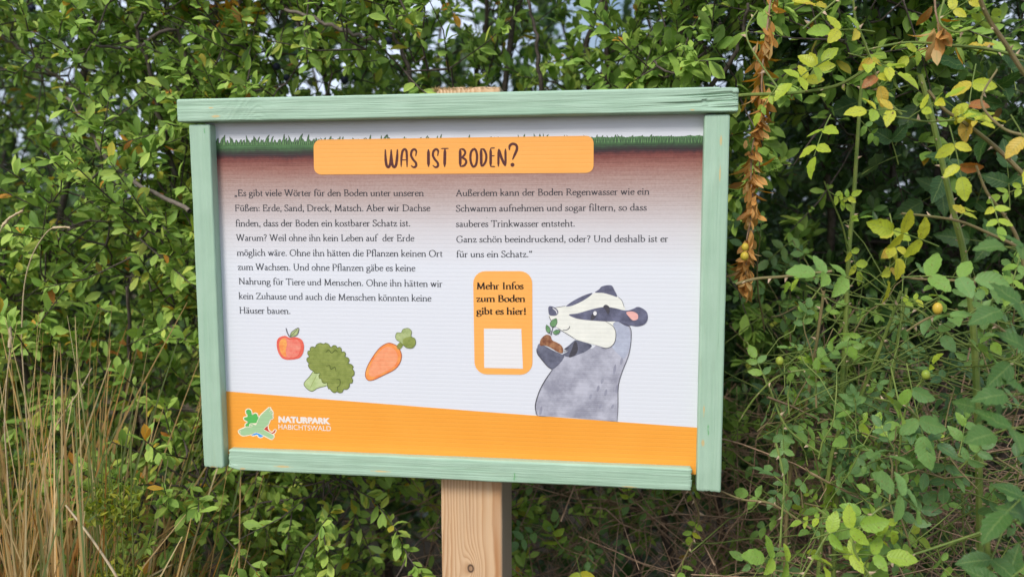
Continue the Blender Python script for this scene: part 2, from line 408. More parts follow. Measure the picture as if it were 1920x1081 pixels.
plank('frame_upright', MP_V, 'z', Z(-0.2241), Z(0.2200), 0.0005, 0.0240, 0.3014, 0.33, sign, uprag, seed=13)
# post
M_POST = post_mat()
def posttop(a, y, c):
    if a > Z(0.2585): a += 0.0022 * noise.noise(Vector((c * 90, y * 90, 2))) - max(0, (0.03 - y)) * 0.15
    return a, y, c
M_ENDGRAIN = simple_mat('sawn_end_grain', (0.58, 0.40, 0.22), (0.42, 0.26, 0.13), 500)
plank('post', M_POST, 'z', -0.08, Z(0.2605), 0.0242, 0.112, -0.0185, 0.0705 - 0.009, sign, posttop, bevel=0.003, steps=80, front=20)
V, F = [], []                                                      # frayed wood fibres along the sawn top edge
rr = random.Random(3)
for i in range(900):
    t = rr.random() ** 1.4
    x = -0.0195 + 0.081 * t; y = 0.0190 + rr.random() * 0.012; z = Z(0.2560 + 0.0025 * rr.random() + 0.0012 * t)
    ln = (0.0050 - 0.0032 * t) * (0.5 + rr.random()); ang = rr.uniform(-1.1, 1.1); ld = rr.uniform(-1.3, 0.2)
    d = np.array([math.sin(ang), ld, math.cos(ang) * rr.choice((1, .7, 0.2))]); d /= np.linalg.norm(d)
    sdv = np.cross(d, (0.1, 1, 0.2)); sdv /= np.linalg.norm(sdv); wd = 0.0004
    p = np.array([x, y + .005, z]); b = len(V)
    V += [p - sdv * wd, p + sdv * wd, p + np.cross(sdv, d) * wd, p + d * ln + sdv * wd * .3 + np.array([0, -0.0006, -0.0003])]
    F += [(b, b + 1, b + 3), (b + 1, b + 2, b + 3), (b + 2, b, b + 3)]
mesh_obj('frayed_fibres', V, F, simple_mat('frayed_fibre', (0.62, 0.44, 0.22), (0.42, 0.26, 0.11), 300), sign)

# panel sheet
PB = float(at(1303, 889, YP)[2])
pa = np.array([[-0.315, YP, PB], [0.315, YP, PB], [0.315, YP, Z(0.2350)], [-0.315, YP, Z(0.2350)]])
pb = pa + np.array([0, 0.0045, 0])
panel = mesh_obj('panel', np.vstack([pa, pb]), [(0, 1, 2, 3), (7, 6, 5, 4), (0, 4, 5, 1), (1, 5, 6, 2), (2, 6, 7, 3), (3, 7, 4, 0)], panel_mat(), sign)

# ------------------------------------------------------------------ prints on the panel
LAY = 0.00016
def pp(u, v, lay=1):
    p = at(u, v, YP); return (p[0], YP - LAY * lay, p[2])
def spline(pts, closed=True, sub=6):
    P = np.array(pts, float); n = len(P); out = []
    for i in range(n if closed else n - 1):
        if closed: a, b, c, d = P[i - 1], P[i], P[(i + 1) % n], P[(i + 2) % n]
        else: a, b, c, d = P[max(i - 1, 0)], P[i], P[i + 1], P[min(i + 2, n - 1)]
        for t in np.arange(sub) / sub:
            out.append(0.5 * (2 * b + (c - a) * t + (2 * a - 5 * b + 4 * c - d) * t * t + (3 * b - 3 * c + d - a) * t ** 3))
    if not closed: out.append(P[-1])
    return np.array(out)
class Print:
    """flat printed shapes traced in some zoomed frame (ox, oy, scale) of the photograph, gathered into one mesh"""
    def __init__(s, ox=0, oy=0, k=1.0): s.o = (ox, oy, k); s.V, s.F, s.I, s.mats = [], [], [], []; s.nl = 0
    def mi(s, m):
        if m not in s.mats: s.mats.append(m)
        return s.mats.index(m)
    def w(s, x, y, lay):
        ox, oy, k = s.o; return pp(ox + x / k, oy + y / k, lay)
    def poly(s, pts, m, lay=1, smooth=True, sub=6):
        P = spline(pts, True, sub) if smooth else np.array(pts, float)
        b = len(s.V); s.V += [s.w(x, y, lay) for x, y in P]
        ar = sum(P[i - 1][0] * P[i][1] - P[i][0] * P[i - 1][1] for i in range(len(P)))
        f = list(range(b, b + len(P)))
        s.F.append(f if ar < 0 else f[::-1]); s.I.append(s.mi(m)); return s
    def stroke(s, pts, wd, m, lay=2, smooth=True, taper=True, cap=True, sub=6, closed=False):
        P = spline(pts, closed, sub) if smooth else np.array(pts, float)
        if len(P) == 2: P = P[0] + (P[1] - P[0]) * np.linspace(0, 1, 24)[:, None]
        if closed: P = np.vstack([P, P[:1]])
        T = np.gradient(P, axis=0); T /= np.linalg.norm(T, axis=1)[:, None] + 1e-9
        Nn = np.stack([-T[:, 1], T[:, 0]], 1)
        n = len(P); W = np.full(n, wd / 2.0)
        if taper:
            t = np.linspace(0, 1, n); W = W * (0.35 + 0.65 * np.minimum(1, np.minimum(t, 1 - t) * 5 + 0.15))
        s.nl += 1; lay = lay + (s.nl % 37) * 0.012
        b = len(s.V)
        for p, q, ww in zip(P, Nn, W): s.V += [s.w(*(p + q * ww), lay), s.w(*(p - q * ww), lay)]
        for i in range(n - 1):
            s.F.append((b + 2 * i, b + 2 * i + 2, b + 2 * i + 3, b + 2 * i + 1)); s.I.append(s.mi(m))
        if cap and not closed:
            for p, ww in ((P[0], W[0]), (P[-1], W[-1])):
                c = len(s.V); s.V += [s.w(p[0] + ww * math.cos(a), p[1] + ww * math.sin(a), lay + 0.006) for a in np.linspace(0, -2 * math.pi, 13)[:-1]]
                s.F.append(list(range(c, c + 12))); s.I.append(s.mi(m))
        return s
    def disc(s, x, y, r, m, lay=2, ry=None):
        return s.poly([(x + r * math.cos(a), y + (ry or r) * math.sin(a)) for a in np.linspace(0, 2 * math.pi, 17)[:-1]], m, lay, False)
    def build(s, name, parent): return mesh_obj(name, s.V, s.F, s.mats, parent, s.I)
def round_rect(c, r):
    P = [np.array(p, float) for p in c]; out = []
    for i in range(4):
        a, b, d = P[i - 1], P[i], P[(i + 1) % 4]
        e1 = (a - b) / np.linalg.norm(a - b); e2 = (d - b) / np.linalg.norm(d - b)
        for t in np.linspace(0, math.pi / 2, 7): out.append(b + e1 * r * (1 - math.sin(t)) + e2 * r * (1 - math.cos(t)))
    return out
K_INK = 0.95
P_ORANGE = print_mat('orange_print', (252, 171, 66), 0.3, (248, 163, 58), 12, 0.95)
P_PEACH = print_mat('light_orange_print', (255, 182, 94), 0.3, (253, 174, 84), 12, 0.97)
P_BROWN = print_mat('dark_brown_ink', (92, 46, 44), k=0.9)
P_TEXT = print_mat('slate_ink', (52, 56, 66), k=0.8)
P_BLACK = print_mat('black_ink', (46, 34, 26), k=0.8)
P_WHITE = print_mat('white_print', (236, 234, 234), k=0.95)

# turf blades
g = Print(); P_GR = print_mat('turf_green_ink', (112, 150, 96), 0.15, (86, 128, 78), 300); P_GD = print_mat('turf_outline_ink', (62, 84, 62))
rr = random.Random(5)
u = 407.0
while u < 1316:
    v0 = 266 - 0.0055 * (u - 405) if u < 590 else (262 - 0.006 * (u - 590) if u < 1113 else 262)
    tall = rr.random()
    h = 3 + 10 * tall ** 2.2
    if u < 590: h *= 1.15
    if u > 1113: h = 3 + .5 * h; v0 -= 1
    if 590 < u < 1113:
        v0 += 3
        if rr.random() < 0.30: u += rr.uniform(4, 14)
    ln = rr.uniform(-0.55, 0.65) * h; wd = rr.uniform(2.2, 3.6)
    tip = (u + ln, v0 - h)
    g.poly([(u - wd * .8, v0 + 5), (u - wd * .55 + ln * .35, v0 - h * .5), tip, (u + wd * .6 + ln * .45, v0 - h * .45), (u + wd * .8, v0 + 5)], P_GD, 1 + (int(u * 7) % 13) * .02, True, 3)
    g.poly([(u - wd * .35, v0 + 6), (u - wd * .2 + ln * .35, v0 - h * .45), (u + ln * .85, v0 - h * .80), (u + wd * .25 + ln * .42, v0 - h * .40), (u + wd * .35, v0 + 6)], P_GR, 1.4 + (int(u * 7) % 13) * .02, True, 3)
    u += rr.uniform(2.2, 7.5)
g.build('printed_turf', panel)

Print().poly(round_rect([(588, 262), (1113, 254.5), (1113, 324), (589, 327.5)], 14), P_PEACH, 2.5, False).build('title_banner', panel)
t = Print(700, 250, 6.62); WW = 33
for pts, wd in [([(150, 205), (155, 330), (168, 402), (190, 418), (210, 385), (220, 300), (222, 210)], WW), ([(223, 206), (228, 320), (240, 395), (262, 418), (283, 392), (296, 300), (300, 203)], WW),
                ([(347, 412), (350, 310), (363, 225), (390, 198), (412, 222), (418, 300), (420, 414)], WW - 4), ([(350, 330), (420, 330)], 13),
                ([(528, 278), (534, 222), (508, 199), (478, 222), (470, 275), (495, 325), (530, 368), (530, 408), (500, 421), (472, 402)], WW - 4),
                ([(685, 204), (686, 410)], WW + 3),
                ([(800, 276), (806, 220), (780, 198), (750, 220), (741, 275), (766, 325), (800, 368), (802, 406), (772, 421), (742, 400)], WW - 4),
                ([(842, 190), (934, 188)], 14), ([(890, 196), (886, 410)], WW + 3),
                ([(1078, 198), (1080, 408)], WW + 2), ([(1082, 196), (1122, 202), (1142, 240), (1122, 280), (1092, 300)], 26), ([(1092, 302), (1138, 320), (1154, 358), (1130, 398), (1085, 412)], 28),
                ([(1338, 195), (1340, 404)], WW + 2), ([(1340, 194), (1376, 206), (1402, 270), (1396, 345), (1366, 395), (1342, 408)], 28),
                ([(1457, 194), (1457, 408)], WW), ([(1456, 184), (1508, 182)], 15), ([(1458, 280), (1504, 279)], 14), ([(1458, 412), (1510, 412)], 16),
                ([(1553, 408), (1555, 200)], 28), ([(1560, 200), (1590, 300), (1636, 402)], WW), ([(1642, 400), (1641, 196)], 28),
                ([(1690, 203), (1694, 155), (1732, 131), (1776, 150), (1782, 200), (1757, 262), (1730, 322)], 32)]:
    t.stroke(pts, wd, P_BROWN, 3.2, len(pts) > 2)
t.stroke([(1246, 196), (1212, 240), (1207, 330), (1226, 396), (1250, 412), (1278, 380), (1288, 290), (1275, 216)], 29, P_BROWN, 3.2, True, False, closed=True)
t.disc(1728, 391, 25, P_BROWN, 3.2)
t.build('title_lettering', panel)

# ---- a small broad-nib book face: widths and centre lines in ems
X_, CP, AS, DS = 0.41, 0.655, 0.72, -0.24
def serif(x, y, a=0.085, b=None): return ('l', [(x - a, y), (x + (a if b is None else b), y)])
def flag(x, y): return ('l', [(x - 0.075, y - 0.045), (x, y - 0.008)])
def stem(x, y0, y1): return ('l', [(x, y0), (x, y1)])
BOWL_R = lambda x: ('s', [(x, .31), (x + .08, .395), (x + .18, .405), (x + .29, .33), (x + .32, .2), (x + .28, .07), (x + .18, .005), (x + .08, .015), (x, .085)])
BOWL_L = lambda x: ('s', [(x, .34), (x - .08, .40), (x - .18, .395), (x - .29, .30), (x - .315, .19), (x - .28, .07), (x - .19, .005), (x - .08, .03), (x, .10)])
ROUND = lambda x, r: ('s', [(x, .408), (x - r * .75, .35), (x - r, .2), (x - r * .75, .06), (x, .003), (x + r * .75, .06), (x + r, .2), (x + r * .75, .35), (x, .408)])
ARCH = lambda x, wd: ('s', [(x, .30), (x + wd * .35, .385), (x + wd * .65, .40), (x + wd * .95, .34), (x + wd, .24), (x + wd, .01)])
GL = {
 'a': (.41, [('s', [(.08, .33), (.13, .395), (.2, .408), (.275, .36), (.285, .26), (.285, .09), (.32, .015), (.39, .045)]), ('s', [(.285, .255), (.15, .21), (.07, .12), (.1, .025), (.18, .01), (.285, .09)])]),
 'b': (.49, [stem(.1, .02, AS), flag(.1, AS), BOWL_R(.1)]),
 'c': (.40, [('s', [(.35, .34), (.28, .405), (.2, .405), (.1, .33), (.065, .2), (.11, .06), (.21, .005), (.3, .025), (.37, .09)])]),
 'd': (.49, [stem(.39, .02, AS), flag(.39, AS), BOWL_L(.39), ('l', [(.39, .02), (.46, .03)])]),
 'e': (.41, [('s', [(.075, .245), (.36, .26), (.33, .37), (.22, .41), (.11, .34), (.065, .2), (.11, .06), (.21, .005), (.3, .03), (.37, .1)])]),
 'f': (.30, [('s', [(.36, .66), (.3, .715), (.2, .69), (.13, .58), (.125, .4), (.125, .01)]), ('l', [(.04, .40), (.26, .40)]), serif(.125, .01)]),
 'g': (.45, [('s', [(.21, .405), (.1, .36), (.075, .27), (.12, .185), (.21, .155), (.31, .2), (.34, .28), (.31, .36), (.21, .405)]), ('s', [(.14, .17), (.08, .11), (.12, .06), (.3, .035), (.4, -.03), (.39, -.13), (.25, -.225), (.1, -.205), (.04, -.13), (.08, -.05), (.17, .03)]), ('l', [(.31, .385), (.42, .40)])]),
 'h': (.51, [stem(.1, .01, AS), flag(.1, AS), serif(.1, .01), ARCH(.1, .3), serif(.4, .01)]),
 'i': (.24, [stem(.12, .01, X_), flag(.12, X_), serif(.12, .01), ('l', [(.105, .59), (.135, .59)]), ('l', [(.105, .61), (.135, .61)])]),
 'k': (.47, [stem(.1, .01, AS), flag(.1, AS), serif(.1, .01), ('l', [(.1, .2), (.34, .39)]), ('l', [(.18, .25), (.4, .02)]), serif(.35, .395, .07), serif(.41, .01, .06)]),
 'l': (.24, [stem(.12, .01, AS), flag(.12, AS), serif(.12, .01)]),
 'm': (.78, [stem(.1, .01, X_), flag(.1, X_), serif(.1, .01), ARCH(.1, .29), serif(.39, .01), ARCH(.39, .29), serif(.68, .01)]),
 'n': (.51, [stem(.1, .01, X_), flag(.1, X_), serif(.1, .01), ARCH(.1, .3), serif(.4, .01)]),
 'o': (.47, [ROUND(.235, .175)]),
 'p': (.49, [stem(.1, DS, X_), flag(.1, X_), serif(.1, DS), BOWL_R(.1)]),
 'r': (.34, [stem(.1, .01, X_), flag(.1, X_), serif(.1, .01), ('s', [(.1, .29), (.17, .375), (.24, .405), (.31, .385)])]),
 's': (.35, [('s', [(.28, .33), (.24, .395), (.16, .405), (.085, .34), (.12, .255), (.23, .185), (.29, .105), (.24, .02), (.15, .005), (.07, .04), (.05, .11)])]),
 't': (.29, [('s', [(.13, .52), (.13, .3), (.13, .09), (.17, .015), (.27, .04)]), ('l', [(.04, .40), (.26, .40)])]),
 'u': (.51, [('s', [(.1, .40), (.1, .2), (.12, .07), (.2, .01), (.3, .04), (.385, .12)]), stem(.39, .02, X_), flag(.1, X_), flag(.39, X_), ('l', [(.39, .02), (.46, .03)])]),
 'v': (.44, [('l', [(.08, .40), (.22, .01)]), ('l', [(.22, .01), (.36, .40)]), serif(.08, .405, .07), serif(.36, .405, .06)]),
 'w': (.66, [('l', [(.08, .40), (.2, .01)]), ('l', [(.2, .01), (.33, .40)]), ('l', [(.33, .40), (.45, .01)]), ('l', [(.45, .01), (.58, .40)]), serif(.08, .405, .07), serif(.33, .405, .06), serif(.58, .405, .06)]),
 'z': (.40, [('l', [(.07, .395), (.35, .395)]), ('l', [(.34, .39), (.07, .02)]), ('l', [(.06, .015), (.36, .015)]), ('l', [(.36, .015), (.37, .1)]), ('l', [(.07, .395), (.06, .31)])]),
 'A': (.66, [('l', [(.08, .01), (.33, .66)]), ('l', [(.32, .66), (.57, .01)]), ('l', [(.18, .24), (.48, .24)]), serif(.08, .01, .07), serif(.57, .01, .08)]),
 'B': (.58, [stem(.14, .01, CP), serif(.12, .01, .06), serif(.12, CP, .06), ('s', [(.14, .65), (.3, .65), (.42, .58), (.42, .43), (.3, .355), (.16, .35)]), ('s', [(.16, .35), (.35, .345), (.48, .26), (.48, .1), (.34, .01), (.14, .01)])]),
 'D': (.74, [stem(.14, .01, CP), serif(.12, .01, .06), serif(.12, CP, .06), ('s', [(.14, .65), (.36, .645), (.58, .53), (.66, .34), (.58, .12), (.36, .01), (.14, .01)])]),
 'E': (.59, [stem(.14, .01, CP), ('l', [(.06, CP), (.48, CP)]), ('l', [(.06, .01), (.5, .01)]), ('l', [(.14, .345), (.4, .345)]), ('l', [(.48, CP), (.49, .53)]), ('l', [(.5, .01), (.54, .15)]), ('l', [(.4, .41), (.4, .28)])]),
 'F': (.55, [stem(.14, .01, CP), ('l', [(.06, CP), (.48, CP)]), serif(.14, .01, .08), ('l', [(.14, .345), (.4, .345)]), ('l', [(.48, CP), (.49, .53)]), ('l', [(.4, .41), (.4, .28)])]),
 'G': (.72, [('s', [(.6, .54), (.5, .64), (.37, .665), (.18, .57), (.08, .35), (.14, .12), (.32, -.005), (.48, .01), (.6, .08)]), stem(.6, .06, .27), serif(.6, .275, .09), ('l', [(.6, .54), (.61, .64)])]),
 'H': (.74, [stem(.14, .01, CP), stem(.6, .01, CP), serif(.14, .01), serif(.14, CP), serif(.6, .01), serif(.6, CP), ('l', [(.14, .345), (.6, .345)])]),
 'I': (.34, [stem(.17, .01, CP), serif(.17, .01), serif(.17, CP)]),
 'L': (.56, [stem(.14, .01, CP), serif(.14, CP), ('l', [(.06, .01), (.5, .01)]), ('l', [(.5, .01), (.53, .16)])]),
 'M': (.86, [('l', [(.15, .01), (.19, .65)]), ('l', [(.19, .65), (.43, .03)]), ('l', [(.43, .03), (.68, .65)]), ('l', [(.68, .65), (.73, .01)]), serif(.14, .01, .07), serif(.73, .01), serif(.16, CP, .06, .03), serif(.71, CP, .03, .06)]),
 'N': (.76, [('l', [(.15, .01), (.15, .65)]), ('l', [(.15, .65), (.62, .01)]), ('l', [(.62, .01), (.62, .65)]), serif(.15, .01, .07), serif(.62, CP, .07), serif(.13, CP, .06, .02)]),
 'O': (.77, [('s', [(.385, .665), (.18, .58), (.08, .33), (.18, .08), (.385, -.005), (.59, .08), (.69, .33), (.59, .58), (.385, .665)])]),
 'P': (.54, [stem(.14, .01, CP), serif(.14, .01), serif(.12, CP, .06), ('s', [(.14, .65), (.32, .65), (.46, .57), (.46, .4), (.34, .31), (.18, .31)])]),
 'R': (.62, [stem(.14, .01, CP), serif(.14, .01), serif(.12, CP, .06), ('s', [(.14, .65), (.31, .65), (.44, .57), (.44, .42), (.33, .34), (.16, .335)]), ('l', [(.3, .34), (.56, .02)]), ('l', [(.56, .015), (.62, .01)])]),
 'S': (.47, [('s', [(.39, .54), (.34, .64), (.23, .665), (.11, .6), (.1, .48), (.23, .36), (.36, .27), (.41, .16), (.35, .04), (.22, -.005), (.12, .03), (.065, .15)]), ('l', [(.39, .54), (.4, .64)]), ('l', [(.065, .15), (.06, .03)])]),
 'T': (.62, [stem(.31, .01, CP), serif(.31, .01), ('l', [(.05, CP), (.57, CP)]), ('l', [(.05, CP), (.04, .54)]), ('l', [(.57, CP), (.58, .54)])]),
 'U': (.72, [('s', [(.14, .65), (.14, .35), (.17, .12), (.34, .005), (.51, .08), (.58, .25), (.58, .65)]), serif(.14, CP), serif(.58, CP, .07)]),
 'W': (.96, [('l', [(.1, .65), (.28, .01)]), ('l', [(.28, .01), (.48, .65)]), ('l', [(.48, .65), (.67, .01)]), ('l', [(.67, .01), (.87, .65)]), serif(.1, CP, .08), serif(.48, CP, .08), serif(.87, CP, .07)]),
 'Z': (.60, [('l', [(.08, .64), (.53, .64)]), ('l', [(.52, .63), (.07, .02)]), ('l', [(.06, .015), (.55, .015)]), ('l', [(.55, .015), (.57, .13)]), ('l', [(.08, .64), (.07, .53)])]),
 '.': (.22, [('l', [(.09, .03), (.13, .03)]), ('l', [(.09, .05), (.13, .05)])]), ':': (.22, [('l', [(.09, .03), (.13, .03)]), ('l', [(.09, .05), (.13, .05)]), ('l', [(.09, .34), (.13, .34)]), ('l', [(.09, .36), (.13, .36)])]),
 ',': (.22, [('l', [(.09, .04), (.13, .04)]), ('s', [(.13, .04), (.12, -.04), (.07, -.11)])]),
 '„': (.36, [('l', [(.08, .04), (.12, .04)]), ('s', [(.12, .04), (.11, -.04), (.06, -.11)]), ('l', [(.22, .04), (.26, .04)]), ('s', [(.26, .04), (.25, -.04), (.2, -.11)])]),
 '“': (.38, [('l', [(.08, .52), (.12, .52)]), ('s', [(.07, .52), (.08, .6), (.13, .67)]), ('l', [(.24, .52), (.28, .52)]), ('s', [(.23, .52), (.24, .6), (.29, .67)])]),
 '?': (.38, [('s', [(.06, .56), (.13, .65), (.23, .65), (.31, .56), (.27, .44), (.18, .34), (.17, .2)]), ('l', [(.15, .03), (.19, .03)]), ('l', [(.15, .05), (.19, .05)])]),
 '!': (.26, [('l', [(.13, .66), (.13, .2)]), ('l', [(.11, .03), (.15, .03)]), ('l', [(.11, .05), (.15, .05)])]),
 'ß': (.50, [('s', [(.1, .01), (.1, .3), (.11, .58), (.19, .7), (.3, .69), (.36, .59), (.3, .48), (.25, .4), (.32, .3), (.41, .2), (.41, .07), (.32, .005), (.22, .03)]), serif(.1, .01), ('l', [(.03, .40), (.1, .40)])]),
 ' ': (.24, []),
}
DOTS = {'i': [(.12, .59)], '.': [(.11, .045)], ':': [(.11, .045), (.11, .35)], ',': [(.11, .045)], '„': [(.10, .045), (.24, .045)], '“': [(.10, .53), (.26, .53)], '?': [(.17, .045)], '!': [(.13, .045)]}
for um, ba in (('ä', 'a'), ('ö', 'o'), ('ü', 'u')):
    wd, st = GL[ba]; GL[um] = (wd, st); DOTS[um] = [(wd * .5 - .085, .575), (wd * .5 + .085, .575)]
def set_line(pr, txt, p0, p1, cap_px, m, lay, na=0.044, nb=0.019):
    """write txt along the photo-pixel baseline p0 > p1"""
    nat = sum(GL[c][0] for c in txt)
    A = np.array(pp(*p0, 1)); B = np.array(pp(*p1, 1)); L = np.linalg.norm(B - A); ex = (B - A) / L
    ez = np.cross((0, -1, 0), ex) * -1
    if ez[2] < 0: ez = -ez
    q = np.array(pp(p0[0], p0[1] - cap_px, 1)); hz = np.linalg.norm(q - A) / 0.655
    hx = L / (nat - 0.10); cx = -0.05; k = 0; mi = pr.mi(m)
    for ch in txt:
        wd, strokes = GL[ch]
        for dx_, dy_ in DOTS.get(ch, ()):
            k += 1; b = len(pr.V); rd = na * 1.25
            for a_ in np.linspace(0, 2 * math.pi, 11)[:-1]:
                pr.V.append(A + ex * (cx + dx_ + rd * math.cos(a_)) * hx + ez * (dy_ + rd * math.sin(a_)) * hz + np.array([0, -LAY * (lay - 1) - (k % 23) * 2e-6, 0]))
            pr.F.append(tuple(range(b, b + 10))); pr.I.append(mi)
        for kind, pts in strokes:
            P = spline(pts, False, 4) if kind == 's' else np.array(pts, float)
            T = np.gradient(P, axis=0); T /= np.linalg.norm(T, axis=1)[:, None] + 1e-9
            Nn = np.stack([-T[:, 1], T[:, 0]], 1)
            # the nib is held at a slant: thick downstrokes, thin level strokes
            ca, sa = math.cos(0.30), math.sin(0.30)
            W = np.sqrt((na * (Nn[:, 0] * ca + Nn[:, 1] * sa)) ** 2 + (nb * (-Nn[:, 0] * sa + Nn[:, 1] * ca)) ** 2)
            k += 1; yy = np.array([0, -LAY * (lay - 1) - (k % 23) * 2e-6, 0]); b = len(pr.V)
            for p, q2, ww in zip(P, Nn, W):
                for sgn in (1, -1):
                    r = p + q2 * ww * sgn
                    pr.V.append(A + ex * (cx + r[0]) * hx + ez * r[1] * hz + yy)
            for i in range(len(P) - 1):
                pr.F.append((b + 2 * i + 1, b + 2 * i + 3, b + 2 * i + 2, b + 2 * i)); pr.I.append(mi)
        cx += wd
LEFT = [('„Es gibt viele Wörter für den Boden unter unseren', 440, 367.4, 794, 367.4), ('Füßen: Erde, Sand, Dreck, Matsch. Aber wir Dachse', 441, 395.6, 806, 395.6),
        ('finden, dass der Boden ein kostbarer Schatz ist.', 442.5, 424, 769, 424), ('Warum? Weil ohne ihn kein Leben auf  der Erde', 443.5, 451, 776, 452),
        ('möglich wäre. Ohne ihn hätten die Pflanzen keinen Ort', 445, 478.9, 829, 481), ('zum Wachsen. Und ohne Pflanzen gäbe es keine', 446.5, 505.5, 778, 508),
        ('Nahrung für Tiere und Menschen. Ohne ihn hätten wir', 448, 532.5, 829, 537.5), ('kein Zuhause und auch die Menschen könnten keine', 448.5, 560, 808, 564.5), ('Häuser bauen.', 449.5, 587, 544.5, 588)]
RIGHT = [('Außerdem kann der Boden Regenwasser wie ein', 855.5, 367.5, 1217, 364.5), ('Schwamm aufnehmen und sogar filtern, so dass', 855.5, 396.3, 1212, 394.3),
         ('sauberes Trinkwasser entsteht.', 855.5, 425, 1077.5, 424.4), ('Ganz schön beeindruckend, oder? Und deshalb ist er', 856, 454, 1252, 453), ('für uns ein Schatz.“', 856.5, 481.8, 998, 481.8)]
for blk in (LEFT, RIGHT):
    t = Print()
    for s_, u0, v0, u1, v1 in blk: set_line(t, s_, (u0, v0), (u1, v1), 11.6, P_TEXT, 2)
    t.build('paragraph', panel)

# card for more information
Print().poly(round_rect([(887, 508), (998, 508), (998.5, 702), (890, 701)], 23), P_PEACH, 2, False).build('orange_card', panel)
Print().poly([(907.5, 615.5), (977.5, 616), (980.5, 690.5), (908, 689)], P_WHITE, 3, False).build('white_square', panel)
t = Print()
for s_, u0, v0, u1, v1 in [('Mehr Infos', 894, 541.6, 981, 541.6), ('zum Boden', 894, 565.2, 984, 565.4), ('gibt es hier!', 894.5, 588.6, 986, 589)]:
    set_line(t, s_, (u0, v0), (u1, v1), 12, P_BLACK, 3, 0.072, 0.026)
t.build('card_lettering', panel)

# badger picture
def wc(name, a, b, var=0.16, sc=90): return print_mat(name, a, var, b, sc)
P_BODY = wc('badger_grey_wash', (190, 190, 202), (148, 148, 162), 0.12, 34); P_ARM = wc('badger_dark_wash', (122, 124, 142), (76, 78, 94), 0.17, 60)
P_CREAM = wc('badger_cream_wash', (240, 239, 228), (226, 226, 216), 0.2, 60); P_MASK = wc('badger_mask_wash', (120, 122, 146), (72, 72, 90), 0.2, 70)
P_BLUE = wc('badger_blue_wash', (190, 196, 212), (166, 170, 188), 0.14, 50)
P_INK = print_mat('pencil_ink', (74, 72, 80)); P_PINK = print_mat('ear_pink', (240, 186, 176), 0.2, (232, 170, 162), 80)
P_SPROUT = wc('sprout_green', (128, 168, 118), (84, 130, 84), 0.2, 150); P_CLOD = wc('soil_wash', (176, 128, 92), (112, 62, 44), 0.13, 160)
b = Print(980, 520, 3.862)
b.poly([(700, 322), (745, 345), (775, 360), (784, 430), (776, 520), (752, 610), (716, 690), (696, 770), (686, 850), (689, 940), (684, 1034), (684, 1042), (545, 1032), (400, 1016), (250, 1006), (108, 1000), (94, 945), (100, 885), (128, 808), (168, 735), (215, 665), (240, 600), (300, 570), (400, 555), (470, 518), (530, 490), (610, 322)], P_BODY, 2, True, 5)
b.poly([(640, 330), (700, 322), (760, 352), (782, 430), (772, 520), (735, 585), (700, 560), (660, 520), (640, 470), (672, 420)], P_BLUE, 2.3)
b.poly([(105, 512), (120, 478), (165, 497), (232, 532), (278, 552), (300, 572), (268, 622), (215, 662), (178, 635), (140, 592), (110, 548)], P_ARM, 3)
b.poly([(288, 558), (330, 532), (302, 518), (335, 490), (365, 463), (388, 452), (440, 465), (500, 490), (462, 530), (402, 556), (345, 574)], P_ARM, 3)
b.poly([(335, 575), (355, 520), (375, 465), (392, 470), (400, 520), (380, 560)], P_INK, 3.1)
b.poly([(232, 217), (310, 205), (365, 193), (435, 165), (500, 122), (545, 106), (605, 110), (660, 128), (702, 150), (730, 195), (742, 226), (735, 262), (700, 300), (655, 335), (676, 390), (670, 455), (642, 496), (604, 508), (540, 490), (470, 472), (385, 446), (312, 402), (252, 362), (212, 322), (194, 285), (194, 262)], P_CREAM, 3.5, True, 5)
b.poly([(335, 268), (400, 258), (470, 238), (540, 220), (600, 212), (665, 220), (745, 238), (800, 226), (830, 212), (866, 222), (900, 252), (905, 300), (882, 336), (832, 352), (782, 346), (758, 352), (720, 335), (690, 318), (600, 317), (520, 312), (430, 303), (378, 292)], P_MASK, 4)
b.poly([(750, 252), (795, 245), (832, 265), (833, 298), (802, 310), (776, 290)], P_PINK, 4.5)
b.poly([(315, 206), (370, 166), (440, 131), (502, 111), (490, 131), (440, 165), (382, 194), (342, 207)], P_MASK, 4)
b.poly([(524, 108), (552, 86), (578, 62), (640, 56), (664, 90), (684, 138), (640, 126), (582, 111)], P_MASK, 4)
b.poly([(187, 215), (200, 206), (236, 218), (256, 240), (256, 262), (236, 275), (197, 273), (187, 246)], P_MASK, 4)
b.stroke([(218, 220), (242, 240), (250, 262)], 7, P_WHITE, 4.6)
b.poly([(584, 210), (604, 196), (628, 214), (629, 252), (616, 263), (600, 235)], P_INK, 4.8)
b.poly([(492, 300), (500, 268), (520, 244), (538, 250), (530, 285), (508, 306)], P_INK, 4.8)
b.disc(524, 258, 13, P_WHITE, 5.2, 16)
b.stroke([(341, 350), (334, 368), (312, 380), (290, 376)], 5, P_INK, 4.8)
for pts in ([(245, 295), (250, 325), (230, 356), (206, 352), (199, 330), (218, 305)], [(174, 340), (195, 360), (201, 385), (190, 402), (172, 385), (168, 357)], [(220, 392), (242, 378), (271, 382), (262, 402), (240, 412), (222, 402)]):
    b.poly(pts, P_SPROUT, 4.8); b.stroke(pts + pts[:1], 3, P_INK, 5)
b.stroke([(222, 350), (212, 385), (205, 418)], 5, P_INK, 5); b.stroke([(190, 400), (208, 408)], 4, P_INK, 5)
b.poly([(128, 492), (130, 450), (165, 415), (200, 420), (215, 452), (250, 470), (280, 490), (293, 520), (286, 546), (250, 535), (200, 505), (160, 490)], P_CLOD, 4.4)
